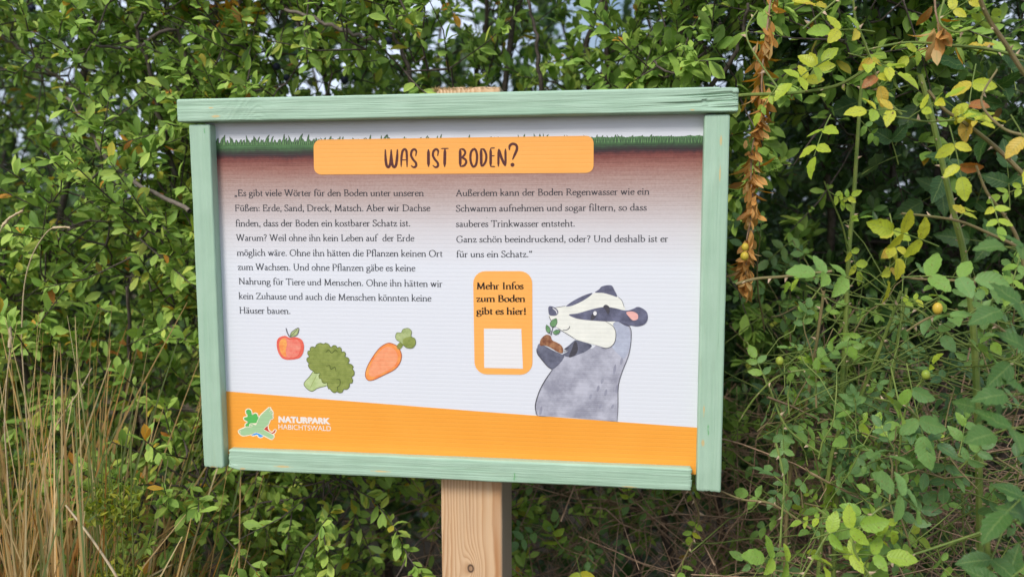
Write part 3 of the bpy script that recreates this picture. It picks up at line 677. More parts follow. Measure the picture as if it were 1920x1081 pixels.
for pts, wd in ([(700, 322), (772, 352), (786, 425), (768, 555), (717, 690), (692, 790), (690, 940), (684, 1038)], 4), ([(602, 318), (652, 350), (674, 398), (668, 462), (640, 498), (604, 510), (570, 505)], 4), ([(215, 664), (165, 738), (126, 810), (98, 890), (92, 945), (106, 996)], 6), ([(192, 278), (200, 300), (212, 318)], 4), ([(250, 362), (320, 405), (385, 446)], 3), ([(102, 512), (108, 550), (142, 596), (180, 640), (214, 664)], 6), ([(235, 217), (310, 205)], 3), ([(690, 140), (718, 165), (735, 215)], 3), ([(300, 520), (335, 505)], 5), ([(296, 535), (330, 528)], 4):
    b.stroke(pts, wd, P_INK, 5)
P_BODY2 = wc('badger_fur_marks', (160, 161, 176), (138, 138, 154), 0.2, 60)
for x, y, h in ((665, 660, 34), (600, 830, 24), (575, 745, 20), (545, 800, 22), (680, 800, 30), (560, 930, 16), (715, 600, 26), (650, 930, 14), (490, 860, 18), (130, 960, 30)):
    b.poly([(x - 9, y + h), (x - 6, y - h * .3), (x + 8, y - h), (x + 12, y), (x + 2, y + h)], P_BODY2, 2.2)
b.build('printed_badger', panel)

# fruit and vegetables
f = Print(360, 460, 3.604)
A_R = wc('apple_red_wash', (234, 108, 92), (240, 154, 132), 0.15, 120); A_Y = wc('apple_yellow_wash', (246, 186, 96), (240, 134, 78), 0.15, 120); A_D = wc('apple_deep_red', (222, 82, 70), (236, 116, 94), 0.2, 90)
f.poly([(573, 655), (588, 622), (630, 609), (660, 622), (700, 618), (740, 634), (757, 672), (752, 722), (730, 756), (690, 768), (640, 770), (605, 755), (580, 712)], A_D, 2)
f.poly([(588, 660), (600, 632), (632, 622), (660, 636), (700, 632), (728, 650), (735, 690), (720, 735), (690, 755), (645, 758), (612, 740), (594, 705)], A_R, 2.4)
f.poly([(590, 665), (606, 634), (632, 628), (642, 665), (634, 705), (638, 748), (612, 738), (595, 705)], A_Y, 2.8)
L_G = wc('leaf_green_wash', (196, 206, 150), (140, 158, 92), 0.2, 120)
lf = [(663, 618), (670, 590), (695, 568), (722, 557), (718, 590), (700, 610)]
f.poly(lf, L_G, 2.6); f.stroke(lf + lf[:1], 4, P_INK, 3); f.stroke([(660, 617), (645, 588), (636, 556)], 6, P_INK, 3); f.stroke([(664, 617), (715, 563)], 3, P_INK, 3.2)
f.build('printed_apple', panel)
f = Print(360, 460, 3.604)
B_G = wc('broccoli_wash', (156, 166, 90), (116, 130, 60), 0.2, 110); B_S = wc('stalk_wash', (202, 214, 160), (166, 188, 118), 0.2, 90); B_D = wc('broccoli_dark', (96, 108, 52), (82, 94, 44))
f.poly([(828, 836), (798, 880), (757, 936), (805, 983), (850, 962), (912, 945), (905, 900), (860, 850)], B_S, 2)
f.stroke([(828, 836), (798, 880), (757, 936), (805, 983), (850, 962), (912, 945)], 4, B_D, 2.2); f.stroke([(840, 880), (800, 960)], 3, B_G, 2.3)
base = np.array([(795, 705), (830, 682), (890, 660), (940, 682), (985, 686), (1015, 712), (1040, 747), (1062, 792), (1090, 832), (1084, 890), (1070, 935), (1028, 975), (980, 990), (932, 970), (912, 930), (872, 902), (862, 862), (822, 852), (785, 795), (788, 748)], float)
ctr = base.mean(0); sc = []
for i in range(len(base)):
    a_, c_ = base[i], base[(i + 1) % len(base)]; mm = (a_ + c_) / 2; d = mm - ctr; d /= np.linalg.norm(d)
    sc += [a_ - (a_ - ctr) / np.linalg.norm(a_ - ctr) * 5, a_ * .7 + c_ * .3 + d * 9, a_ * .3 + c_ * .7 + d * 9]
f.poly(sc, B_G, 2.6, True, 3); f.stroke(sc, 4, B_D, 3, True, False, closed=True, sub=3)
for pts in ([(905, 720), (925, 705), (945, 725), (970, 705), (985, 718)], [(910, 815), (930, 808), (940, 835), (965, 820), (975, 850)], [(975, 905), (1000, 905), (1000, 940), (985, 955), (985, 975)]):
    f.stroke(pts, 6, B_D, 3.2)
f.build('printed_broccoli', panel)
f = Print(360, 460, 3.604)
C_O = wc('carrot_wash', (246, 172, 128), (240, 144, 98), 0.2, 110); C_E = wc('carrot_edge', (240, 118, 66), (246, 168, 88), 0.15, 70)
ca = [(1340, 658), (1390, 682), (1416, 735), (1406, 790), (1370, 835), (1300, 872), (1230, 905), (1192, 909), (1172, 880), (1180, 830), (1210, 770), (1258, 702), (1300, 668)]
cc = np.mean(ca, axis=0)
f.poly(ca, C_E, 2); f.poly([tuple(cc + (np.array(p) - cc) * .80) for p in ca], C_O, 2.4); f.stroke(ca, 4, wc('carrot_line', (170, 84, 48), (150, 80, 50)), 2.8, True, False, closed=True)
f.poly([(1383, 680), (1412, 648), (1430, 668), (1402, 702)], B_G, 2.6)
f.poly([(1376, 612), (1386, 588), (1414, 588), (1426, 566), (1460, 558), (1484, 578), (1482, 612), (1506, 628), (1512, 660), (1492, 690), (1452, 690), (1426, 668), (1402, 648), (1382, 634)], L_G, 3)
f.poly([(1430, 630), (1480, 614), (1506, 632), (1510, 660), (1490, 688), (1452, 688), (1428, 664)], B_G, 3.2)
f.stroke([(1376, 612), (1386, 588), (1414, 588), (1426, 566), (1460, 558), (1484, 578), (1482, 612), (1506, 628), (1512, 660), (1492, 690), (1452, 690), (1426, 668), (1402, 648), (1382, 634)], 3, B_D, 3.5, True, False, closed=True)
f.build('printed_carrot', panel)

# orange foot band and the park's emblem
Print().poly([(418, 732.3), (620, 748.6), (900, 770.6), (1312, 801.3), (1312, 889), (418, 850)], P_ORANGE, 2, False).build('foot_band', panel)
e = Print(430, 740, 9.143)
E_W = print_mat('emblem_halo', (246, 232, 206)); E_G = print_mat('emblem_leaf_green', (92, 182, 92)); E_P = print_mat('emblem_bird_green', (164, 200, 152)); E_R = print_mat('emblem_red', (196, 66, 54)); E_B = print_mat('emblem_blue', (74, 160, 232))
oak = [(330, 242), (372, 262), (384, 305), (398, 340), (440, 314), (476, 326), (490, 372), (508, 384), (470, 470), (400, 480), (350, 512), (340, 535), (288, 536), (280, 506), (318, 470), (322, 452), (268, 424), (256, 388), (306, 372), (316, 342), (292, 308), (294, 262)]
bird = [(690, 215), (715, 250), (746, 295), (742, 360), (746, 395), (700, 422), (668, 500), (590, 580), (650, 622), (762, 690), (736, 748), (690, 735), (580, 680), (470, 636), (400, 660), (320, 680), (240, 690), (192, 665), (164, 612), (240, 572), (300, 546), (362, 545), (350, 512), (390, 485), (458, 512), (490, 440), (540, 350), (610, 282)]
red = [(656, 530), (662, 572), (692, 620), (740, 640), (778, 602), (796, 596), (780, 640), (732, 662), (680, 648), (594, 592)]
blue = [(390, 676), (470, 640), (500, 652), (580, 690), (546, 719), (510, 712), (482, 676), (412, 690)]
for q in (oak, bird, red, blue): e.poly(q, E_W, 2.6, True, 3); e.stroke(q, 34, E_W, 2.7, True, False, closed=True, sub=3)
e.poly(oak, E_G, 3.6, True, 4); e.poly(red, E_R, 3.6, True, 4); e.poly(blue, E_B, 3.6, True, 4)
e.stroke(bird, 18, E_W, 3.9, True, False, closed=True, sub=3); e.poly(bird, E_P, 4.6, True, 3)
for pts in ([(716, 252), (690, 285)], [(738, 282), (708, 305)], [(746, 320), (715, 335)], [(178, 612), (205, 625)], [(176, 640), (205, 648)]): e.stroke(pts, 6, E_W, 5)
e.stroke([(352, 512), (395, 515), (385, 540), (330, 546)], 7, E_W, 5)
e.build('park_emblem', panel)
def sans_line(name, txt, p0, p1, cap_px, m, lay, off):
    c = bpy.data.curves.new(name, 'FONT'); c.body = txt; c.size = 1; c.offset = off; c.fill_mode = 'FRONT'
    o = bpy.data.objects.new(name, c); COL.objects.link(o); dg = bpy.context.evaluated_depsgraph_get()
    me = bpy.data.meshes.new_from_object(o.evaluated_get(dg)); bpy.data.objects.remove(o); bpy.data.curves.remove(c)
    V = np.array([v.co[:] for v in me.vertices]); F = [tuple(p.vertices) for p in me.polygons]; bpy.data.meshes.remove(me)
    A = np.array(pp(*p0, 1)); B = np.array(pp(*p1, 1)); L = np.linalg.norm(B - A); ex = (B - A) / L
    q = np.array(pp(p0[0], p0[1] - cap_px, 1)); hz = np.linalg.norm(q - A); ez = np.array([-ex[2], 0, ex[0]])
    x0, x1 = V[:, 0].min(), V[:, 0].max(); capn = V[:, 1].max()
    W = [A + ex * (v[0] - x0) / (x1 - x0) * L + ez * v[1] / capn * hz + np.array([0, -LAY * (lay - 1), 0]) for v in V]
    mesh_obj(name, W, F, m, panel)
P_LOGO = print_mat('pale_lettering', (240, 228, 218))
sans_line('park_lettering', 'NATURPARK', (522.5, 790.3), (620, 794), 11.2, P_LOGO, 3, 0.065)
sans_line('park_lettering', 'HABICHTSWALD', (522.5, 803.6), (621, 807.2), 9.3, P_LOGO, 3, 0.004)

# ================================================================== PLANTS
def nrm(a): return a / (np.linalg.norm(a, axis=-1, keepdims=True) + 1e-9)
# leaf outlines: (x across, y along, z up); attribute edge = 0 on the midrib
def leaf_template(prof, serr=0.0):
    ys = [p[0] for p in prof]; V = [(0, 0, 0)]; E = [0.0]; F = []
    mids = [0]
    for y, hw in prof: V.append((0, y, 0)); E.append(0.0); mids.append(len(V) - 1)
    V.append((0, 1, 0)); E.append(0.0); mids.append(len(V) - 1)
    for sgn in (-1, 1):
        side = []
        for i, (y, hw) in enumerate(prof):
            k = 1 + (serr if i % 2 else -serr); V.append((sgn * hw * k, y - 0.03 + 0.03 * (i % 2) * (serr > 0), 0.20 * hw)); E.append(1.0); side.append(len(V) - 1)
        ch = [0] + side + [mids[-1]]
        for i in range(len(prof) + 1):
            q = [mids[i], mids[i + 1], ch[i + 1], ch[i]] if sgn > 0 else [mids[i], ch[i], ch[i + 1], mids[i + 1]]
            qq = []
            for z in q:
                if z not in qq: qq.append(z)
            F.append(qq[::-1])
    return np.array(V), np.array(E), F
LT_OBO = leaf_template([(0.28, 0.30), (0.62, 0.5), (0.85, 0.34)])
LT_SIMPLE = leaf_template([(0.50, 0.5)])
LT_LANCE = leaf_template([(0.25, 0.40), (0.55, 0.5), (0.82, 0.26)])
LT_ROSE = leaf_template([(0.08, 0.25), (0.18, 0.38), (0.30, 0.46), (0.42, 0.50), (0.54, 0.49), (0.66, 0.44), (0.78, 0.34), (0.89, 0.20)], 0.05)
LT_BRAM = leaf_template([(0.06, 0.22), (0.13, 0.36), (0.22, 0.45), (0.31, 0.50), (0.40, 0.51), (0.50, 0.48), (0.60, 0.43), (0.70, 0.35), (0.80, 0.25), (0.90, 0.13)], 0.07)
class Leaves:
    def __init__(s): s.items = []
    def add(s, pos, axis, normal, length, width, tint, tmpl=LT_OBO, bend=None):
        pos = np.atleast_2d(pos); n = len(pos)
        s.items.append((pos, np.broadcast_to(axis, (n, 3)), np.broadcast_to(normal, (n, 3)), np.broadcast_to(length, n), np.broadcast_to(width, n), np.broadcast_to(tint, n), tmpl, RNG.uniform(-0.05, 0.30, n) if bend is None else np.broadcast_to(bend, n)))
    def build(s, name, mat, parent, tubes=None, tmat=None):
        VV, TT, EE, AA, LI, LS, base = [], [], [], [], [], [], 0
        for pos, ax, nm, ln, wd, ti, (tv, te, tf), bd in s.items:
            ax = nrm(ax); nm = nrm(nm - ax * np.sum(nm * ax, 1)[:, None]); sd = np.cross(ax, nm)
            n, k = len(pos), len(tv)
            x = tv[None, :, 0] * wd[:, None]; y = tv[None, :, 1] * ln[:, None]
            z = tv[None, :, 2] * wd[:, None] * RNG.uniform(0.3, 2.3, n)[:, None] - bd[:, None] * tv[None, :, 1] ** 2 * ln[:, None] + RNG.normal(0, 0.03, (n, k)) * wd[:, None]
            P = pos[:, None] + sd[:, None] * x[..., None] + ax[:, None] * y[..., None] + nm[:, None] * z[..., None]
            VV.append(P.reshape(-1, 3)); TT.append(np.repeat(ti, k)); EE.append(np.tile(te, n)); AA.append(np.tile(tv[:, 1], n))
            fl = np.concatenate([np.array(f) for f in tf]); fs = np.array([len(f) for f in tf])
            LI.append((base + np.arange(n)[:, None] * k + fl[None]).ravel()); LS.append(np.tile(fs, n)); base += n * k
        nleaf = sum(len(q) for q in LS)
        if tubes is not None:
            tv_, tf_ = np.concatenate(tubes.V), np.concatenate(tubes.F)
            VV.append(tv_); TT.append(np.full(len(tv_), .5)); EE.append(np.ones(len(tv_))); AA.append(np.zeros(len(tv_))); LI.append((tf_ + base).ravel()); LS.append(np.full(len(tf_), 4))
        V = np.concatenate(VV); LI = np.concatenate(LI).astype(np.int32); LS = np.concatenate(LS).astype(np.int32)
        if parent is not None: V = V - np.array(parent_world(parent))
        me = bpy.data.meshes.new(name); me.vertices.add(len(V)); me.vertices.foreach_set('co', V.astype(np.float32).ravel())
        me.loops.add(len(LI)); me.loops.foreach_set('vertex_index', LI)
        me.polygons.add(len(LS)); me.polygons.foreach_set('loop_start', np.concatenate([[0], np.cumsum(LS)[:-1]]).astype(np.int32))
        me.polygons.foreach_set('use_smooth', np.ones(len(LS), dtype=bool))
        for nm_, arr in (('tint', np.concatenate(TT)), ('edge', np.concatenate(EE)), ('along', np.concatenate(AA))):
            a = me.attributes.new(nm_, 'FLOAT', 'POINT'); a.data.foreach_set('value', arr.astype(np.float32))
        me.materials.append(mat)
        if tubes is not None:
            me.materials.append(tmat); mi_ = np.zeros(len(LS), dtype=np.int32); mi_[nleaf:] = 1; me.polygons.foreach_set('material_index', mi_)
        me.update(calc_edges=True); me.validate()
        return link(bpy.data.objects.new(name, me), parent)
class Tubes:
    def __init__(s): s.V, s.F = [], []; s.n = 0
    def add(s, P, r0, r1, sides=5):
        P = np.asarray(P, float); n = len(P)
        T = nrm(np.gradient(P, axis=0)); ref = np.array([0.31, 0.22, 0.92]) if abs(T[0][2]) < 0.8 else np.array([0.9, 0.3, 0.1])
        a = nrm(np.cross(T, ref)); b = np.cross(T, a); r = np.linspace(r0, r1, n)
        an = np.arange(sides) * 2 * math.pi / sides
        ring = P[:, None] + (a[:, None] * np.cos(an)[None, :, None] + b[:, None] * np.sin(an)[None, :, None]) * r[:, None, None]
        s.V.append(ring.reshape(-1, 3)); i = np.arange(n - 1)[:, None] * sides; j = np.arange(sides)[None]; k = (j + 1) % sides
        s.F.append((s.n + np.stack([i + j, i + k, i + sides + k, i + sides + j], -1)).reshape(-1, 4)); s.n += n * sides
    def build(s, name, mat, parent=None):
        V = np.concatenate(s.V); F = np.concatenate(s.F)
        return mesh_obj(name, V, F, mat, parent, smooth=True)
def wander(a, b, k, amp, seed):
    rg = np.random.default_rng(seed); t = np.linspace(0, 1, k)[:, None]; a = np.array(a, float); b = np.array(b, float)
    o = np.cumsum(rg.normal(0, 1, (k, 3)), 0); o = o - o[0] * (1 - t) - o[-1] * t
    return a * (1 - t) + b * t + o * amp
def ellipsoid_points(rg, c, r, n, clump=0.0, fr=4.6):
    out = []
    while len(out) < n:
        p = rg.uniform(-1, 1, 3)
        if p @ p > 1: continue
        w_ = np.array(c) + p * np.array(r)
        if w_[2] < 0.05: continue
        if clump and noise.noise(Vector(w_ * fr)) < clump * rg.uniform(-1, 1) - 0.02: continue
        out.append(w_)
    return np.array(out)
def shrub(name, label, base, stems, zones, leaf=0.0235, asp=0.42, tint=(0.45, 0.16), odd=0.03, mat=None, bark=None, per=26, tw=(0.06, 0.17), seed=1, tmpl=LT_OBO, cat='shrub', clump=0.16, lift=0.35, group=None, keepout=True):
    rg = np.random.default_rng(seed); mat = mat or M_LEAF; bark = bark or M_BARK; zones = [(c, r, int(n * (1.25 if keepout else 1))) for c, r, n in zones]
    root = thing(name, label, cat, tuple(base), group)
    tb = Tubes(); nodes = []
    for i, (a, b) in enumerate(stems):
        P = wander(a, b, 18, 0.018, seed * 31 + i); tb.add(P, 0.011, 0.0035, 6); nodes += list(P[2:])
    tg = np.concatenate([ellipsoid_points(rg, c, r, n, clump) for c, r, n in zones])
    for hc, hr in HOLLOWS: tg = tg[np.sum(((tg - hc) / hr) ** 2, 1) > 1]
    if keepout: tg = tg[~((tg[:, 1] < 0.17) & (tg[:, 0] > -0.40) & (tg[:, 0] < 0.40) & (tg[:, 2] > Z(-0.27)))]
    ar = np.zeros((len(nodes) + len(tg) * 3 + 5, 3)); nn = len(nodes); ar[:nn] = nodes
    dist = np.min(np.linalg.norm(tg[:, None] - ar[None, :nn], axis=2), 1)
    pos, tdir = [], []; cen = tg.mean(0)
    for p in tg[np.argsort(dist)]:
        j = np.argmin(np.sum((ar[:nn] - p) ** 2, 1)); q = ar[j]; L = np.linalg.norm(p - q)
        d = nrm(p - q) if L > 1e-4 else nrm(rg.normal(0, 1, 3))
        out = nrm((p - cen) * np.array([1, 1, 0.5]) + rg.normal(0, 0.25, 3))
        tip = nrm(d * 0.7 + out * 0.5 + np.array([0, -0.1, lift]) + rg.normal(0, 0.35, 3)) * rg.uniform(*tw)
        mid = (p + q) / 2 + rg.normal(0, 0.12, 3) * L * 0.5
        pts = np.array([q, mid, p, p + tip * 0.5 + rg.normal(0, 0.006, 3), p + tip])
        tb.add(pts, 0.0020 if L < 0.15 else 0.0030, 0.0007, 4)
        ar[nn] = mid; ar[nn + 1] = p; ar[nn + 2] = pts[3]; nn += 3
        k = max(3, int(per * rg.uniform(0.6, 1.4)))
        t = np.sort(rg.uniform(0.25, 1.0, k)) ; t[-2:] = 1.0
        sg = np.where(t < 0.5, 0, 1); a0 = np.where(sg[:, None] == 0, pts[2], pts[3]); a1 = np.where(sg[:, None] == 0, pts[3], pts[4])
        u_ = np.where(t < 0.5, t * 2, t * 2 - 1)[:, None]
        pos.append(a0 * (1 - u_) + a1 * u_); tdir.append(np.repeat(nrm(tip)[None], k, 0))
    pos = np.concatenate(pos); tdir = np.concatenate(tdir); n = len(pos)
    if keepout:
        ok = ~((pos[:, 1] < 0.14) & (pos[:, 0] > -0.38) & (pos[:, 0] < 0.37) & (pos[:, 2] > Z(-0.25)) & (pos[:, 2] < Z(0.28)))
        ok &= ~((pos[:, 1] < 0.16) & (pos[:, 0] > -0.055) & (pos[:, 0] < 0.10))
        pos, tdir = pos[ok], tdir[ok]; n = len(pos)
    rad = rg.normal(0, 1, (n, 3)); rad = nrm(rad - tdir * np.sum(rad * tdir, 1)[:, None])
    ax = nrm(tdir * rg.uniform(0.3, 0.9, (n, 1)) + rad * 0.8 + np.array([0, -0.05, 0.05]))
    nm = nrm(np.array([0, -0.35, 0.9]) + rg.normal(0, 0.45, (n, 3)))
    ln = leaf * rg.uniform(0.45, 1.3, n); ti = np.clip(rg.normal(tint[0], tint[1], n), 0.02, 0.80)
    cl = np.array([noise.noise(Vector(p * 6)) for p in pos]); ti = np.clip(ti + 0.12 * cl, 0.02, 0.8)
    od = rg.random(n) < odd; ti[od] = rg.uniform(0.82, 1.0, od.sum())
    lv = Leaves(); lv.add(pos, ax, nm, ln, ln * asp * rg.uniform(0.8, 1.2, n), ti, tmpl)
    tb.build('branches', bark, root); lv.build('foliage', mat, root)
    return root
def ball(name, c, r, mat, parent, stretch=1.0):
    V, F = [], []; nu, nv = 10, 8
    for j in range(nv + 1):
        th = math.pi * j / nv
        for i in range(nu): ph = 2 * math.pi * i / nu; V.append((c[0] + r * math.sin(th) * math.cos(ph), c[1] + r * math.sin(th) * math.sin(ph), c[2] + r * stretch * math.cos(th)))
    for j in range(nv):
        for i in range(nu): F.append((j * nu + i, (j + 1) * nu + i, (j + 1) * nu + (i + 1) % nu, j * nu + (i + 1) % nu))
    return mesh_obj(name, V, F, mat, parent, smooth=True)

# ---- blackthorn hedge, front row
HOLLOWS = [(at(60, 240, .4), np.array((.16, .35, .05))), (at(80, 400, .4), np.array((.20, .35, .08))), (at(330, 800, .3), np.array((.10, .30, .11))), (at(560, 950, .4), np.array((.05, .3, .07))),
           (at(560, 160, .45), np.array((.14, .2, .04))), (at(830, 60, .4), np.array((.05, .2, .06))), (at(1470, 400, .6), np.array((.12, .4, .09))), (at(300, 560, .3), np.array((.05, .3, .06))), (at(1380, 150, .4), np.array((.06, .3, .05)))]
HG = 'blackthorn shrubs of the hedge'
a = shrub('blackthorn_shrub', 'tall light green blackthorn filling the upper left corner of the hedge', (-1.05, 0.5, 0), [((-1.05, 0.5, 0), (-1.2, 0.45, 2.1)), ((-1.0, 0.55, 0), (-0.75, 0.5, 2.2)), ((-1.0, 0.5, 0), (-0.5, 0.6, 2.0))],
      [((-0.95, 0.42, 1.72), (0.75, 0.33, 0.40), 620), ((-0.9, 0.5, 2.15), (0.8, 0.4, 0.3), 200)], tint=(0.52, 0.15), odd=0.03, seed=3, group=HG)
b = shrub('blackthorn_shrub', 'blackthorn with light leaf sprays left of the board behind its left upright', (-0.8, 0.35, 0), [((-0.8, 0.4, 0), (-0.9, 0.25, 1.6)), ((-0.75, 0.4, 0), (-0.45, 0.3, 1.5)), ((-0.8, 0.45, 0), (-1.2, 0.4, 1.4))],
      [((-0.80, 0.33, 1.30), (0.52, 0.25, 0.24), 420), ((-0.72, 0.30, 1.02), (0.40, 0.22, 0.24), 330), ((-1.2, 0.5, 1.0), (0.4, 0.3, 0.6), 220)], tint=(0.54, 0.15), odd=0.035, seed=5, group=HG)
c = shrub('blackthorn_shrub', 'low bright green blackthorn under the lower left corner of the board', (-0.45, 0.25, 0), [((-0.45, 0.3, 0), (-0.5, 0.15, 0.85)), ((-0.4, 0.3, 0), (-0.2, 0.25, 0.9)), ((-0.4, 0.3, 0), (-0.62, 0.2, 0.75))],
      [((-0.34, 0.20, 0.74), (0.36, 0.20, 0.26), 420), ((-0.5, 0.18, 0.5), (0.4, 0.2, 0.3), 200), ((-0.12, 0.32, 0.8), (0.16, 0.15, 0.25), 90)], tint=(0.56, 0.14), odd=0.035, leaf=0.0225, seed=7, group=HG)
d = shrub('blackthorn_shrub', 'sloe bearing blackthorn rising behind the left half of the top board', (-0.25, 0.55, 0), [((-0.25, 0.6, 0), (-0.35, 0.5, 2.1)), ((-0.2, 0.6, 0), (0.05, 0.45, 2.1)), ((-0.2, 0.6, 0), (-0.05, 0.6, 1.9))],
      [((-0.22, 0.45, 1.62), (0.46, 0.28, 0.34), 470), ((-0.2, 0.5, 2.1), (0.5, 0.35, 0.3), 130), ((-0.2, 0.6, 1.05), (0.55, 0.25, 0.35), 150)], tint=(0.50, 0.15), odd=0.03, seed=9, group=HG)
e_ = shrub('blackthorn_shrub', 'broad leaved blackthorn with sky gaps behind the right half of the top board', (0.4, 0.55, 0), [((0.4, 0.6, 0), (0.3, 0.4, 2.1)), ((0.42, 0.6, 0), (0.55, 0.4, 2.1)), ((0.4, 0.6, 0), (0.15, 0.45, 1.9))],
      [((0.36, 0.36, 1.60), (0.32, 0.24, 0.28), 330), ((0.4, 0.45, 2.05), (0.45, 0.3, 0.3), 120), ((0.3, 0.6, 1.05), (0.5, 0.25, 0.4), 150)], tint=(0.46, 0.14), odd=0.02, leaf=0.028, asp=0.46, seed=11, group=HG)
f_ = shrub('blackthorn_shrub', 'dark small leaved blackthorn in shade behind the yellow rose', (0.85, 0.7, 0), [((0.85, 0.75, 0), (0.75, 0.6, 2.1)), ((0.9, 0.75, 0), (1.1, 0.65, 2.1)), ((0.85, 0.75, 0), (0.6, 0.6, 1.8))],
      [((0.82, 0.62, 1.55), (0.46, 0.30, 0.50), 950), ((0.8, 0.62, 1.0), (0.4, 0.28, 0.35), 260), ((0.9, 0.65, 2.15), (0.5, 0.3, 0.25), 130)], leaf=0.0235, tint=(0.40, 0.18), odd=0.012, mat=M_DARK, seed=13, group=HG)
rr = random.Random(21)
for (u, v, y) in ((488, 50, .30), (468, 113, .32), (519, 125, .34), (728, 77, .28), (538, 146, .34), (300, 150, .4), (646, 150, .36), (60, 15, .35), (640, 30, .33)):
    ball('sloe', at(u, v, y), 0.0062 * rr.uniform(.9, 1.1), M_SLOE, d if u > 440 else a)
# orange autumn spray in the crown of the left shrub and bare grey limbs
lv = Leaves(); rg = np.random.default_rng(5)
P0 = np.array([at(380 + rg.normal(0, 12) + t * 95, 8 + rg.normal(0, 22) + t * 30, 0.33 + rg.normal(0, .04)) for t in rg.random(34)])
lv.add(P0, nrm(rg.normal(0, .5, (34, 3)) + np.array([.3, -.1, -.6])), nrm(rg.normal(0, .5, (34, 3)) + np.array([0, -.8, .4])), rg.uniform(.022, .036, 34), rg.uniform(.008, .013, 34), rg.uniform(0.86, 1.0, 34))
lv.build('autumn_leaves', M_LEAF, a)
def limb(name, pix, y0, y1, r0, r1, mat, parent, k=5):
    P = spline([at(u, v, y0 + (y1 - y0) * i / (len(pix) - 1)) for i, (u, v) in enumerate(pix)], False, k)
    P = P + 0.0015 * np.random.default_rng(len(pix)).normal(0, 1, P.shape)
    tb = Tubes(); tb.add(P, r0, r1, 6); return tb.build(name, mat, parent)
limb('limb', [(700, 75), (650, 60), (600, 38), (535, 18)], .22, .20, .0034, .0026, M_PALEBARK, d)
limb('limb', [(720, 0), (735, 60), (760, 110), (775, 190)], .30, .32, .0022, .0045, M_BARK, d)
limb('limb', [(358, 395), (270, 350), (205, 300), (165, 235), (122, 182)], .12, .16, .0036, .0026, M_PALEBARK, b)
limb('limb', [(0, 65), (40, 95), (75, 125), (120, 150)], .22, .3, .0022, .003, M_PALEBARK, a)
limb('limb', [(270, 20), (255, 60), (275, 110), (290, 170), (305, 240), (330, 330)], .2, .25, .002, .005, M_BARK, a)
limb('limb', [(365, 205), (330, 60), (250, 90), (180, 85)], .3, .2, .004, .002, M_BARK, a)
limb('limb', [(240, 540), (242, 620), (240, 700), (215, 780)], .1, .2, .0025, .0035, M_BARK, b)
limb('limb', [(990, 0), (1005, 70), (1010, 130), (1018, 190)], .25, .3, .0022, .004, M_BARK, e_)
limb('limb', [(1130, 0), (1105, 60), (1098, 120), (1110, 190)], .45, .5, .004, .006, M_BARK, e_)
limb('limb', [(1403, 10), (1390, 60), (1370, 115), (1330, 165)], .15, .2, .002, .0035, M_BARK, e_)

# ---- second row closing the hedge behind
BG = 'hawthorns of the second hedge row'
for i, (x, y, lab) in enumerate(((-2.5, 2.1, 'dark hawthorn at the far left behind the blackthorn corner'), (-1.5, 1.75, 'dark hawthorn deep behind the left blackthorns'), (-0.6, 1.6, 'dark hawthorn behind the sloe bearing blackthorn'),
                                 (0.25, 1.55, 'dark hawthorn behind the right half of the board'), (1.05, 1.6, 'dark hawthorn behind the shaded small leaved blackthorn'), (1.9, 1.9, 'dark hawthorn at the far right beyond the bramble'))):
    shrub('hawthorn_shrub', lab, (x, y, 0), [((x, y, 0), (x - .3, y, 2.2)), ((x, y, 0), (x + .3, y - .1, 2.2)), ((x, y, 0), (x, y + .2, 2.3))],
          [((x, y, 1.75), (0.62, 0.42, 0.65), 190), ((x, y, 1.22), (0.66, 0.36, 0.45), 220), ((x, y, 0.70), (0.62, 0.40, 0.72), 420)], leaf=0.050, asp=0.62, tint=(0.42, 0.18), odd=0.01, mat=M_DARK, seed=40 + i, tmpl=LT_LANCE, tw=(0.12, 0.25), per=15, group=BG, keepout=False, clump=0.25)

# ---- dead brush under the board and in the bottom of the hedge
def brush(name, label, boxes, seed, parent=None):
    rg = np.random.default_rng(seed); tb = Tubes()
    for (x0, x1, y0, y1, z0, z1, n) in boxes:
        for i in range(n):
            p = np.array([rg.uniform(x0, x1), rg.uniform(y0, y1), rg.uniform(z0, z1)]); d = nrm(rg.normal(0, 1, 3) * np.array([1, .6, .8]) + np.array([0, 0, .15])) * rg.uniform(.10, .38)
            tb.add(wander(p - d / 2, p + d / 2, 6, 0.007, seed * 1000 + i), rg.uniform(.0006, .0016), .0005, 4)
    return tag(tb.build(name, M_TWIG), label, 'dead twigs', kind='stuff')
brush('dead_twigs', 'tangle of thin brown dead twigs in the bottom of the hedge', [(-0.05, 0.75, 0.16, 0.60, 0.45, 0.98, 900), (0.45, 1.0, 0.05, 0.5, 0.5, 1.05, 420), (-0.95, 0.0, 0.25, 0.6, 0.3, 0.95, 260), (-0.4, 0.4, 0.12, 0.5, 0.1, 0.6, 160)], 3)

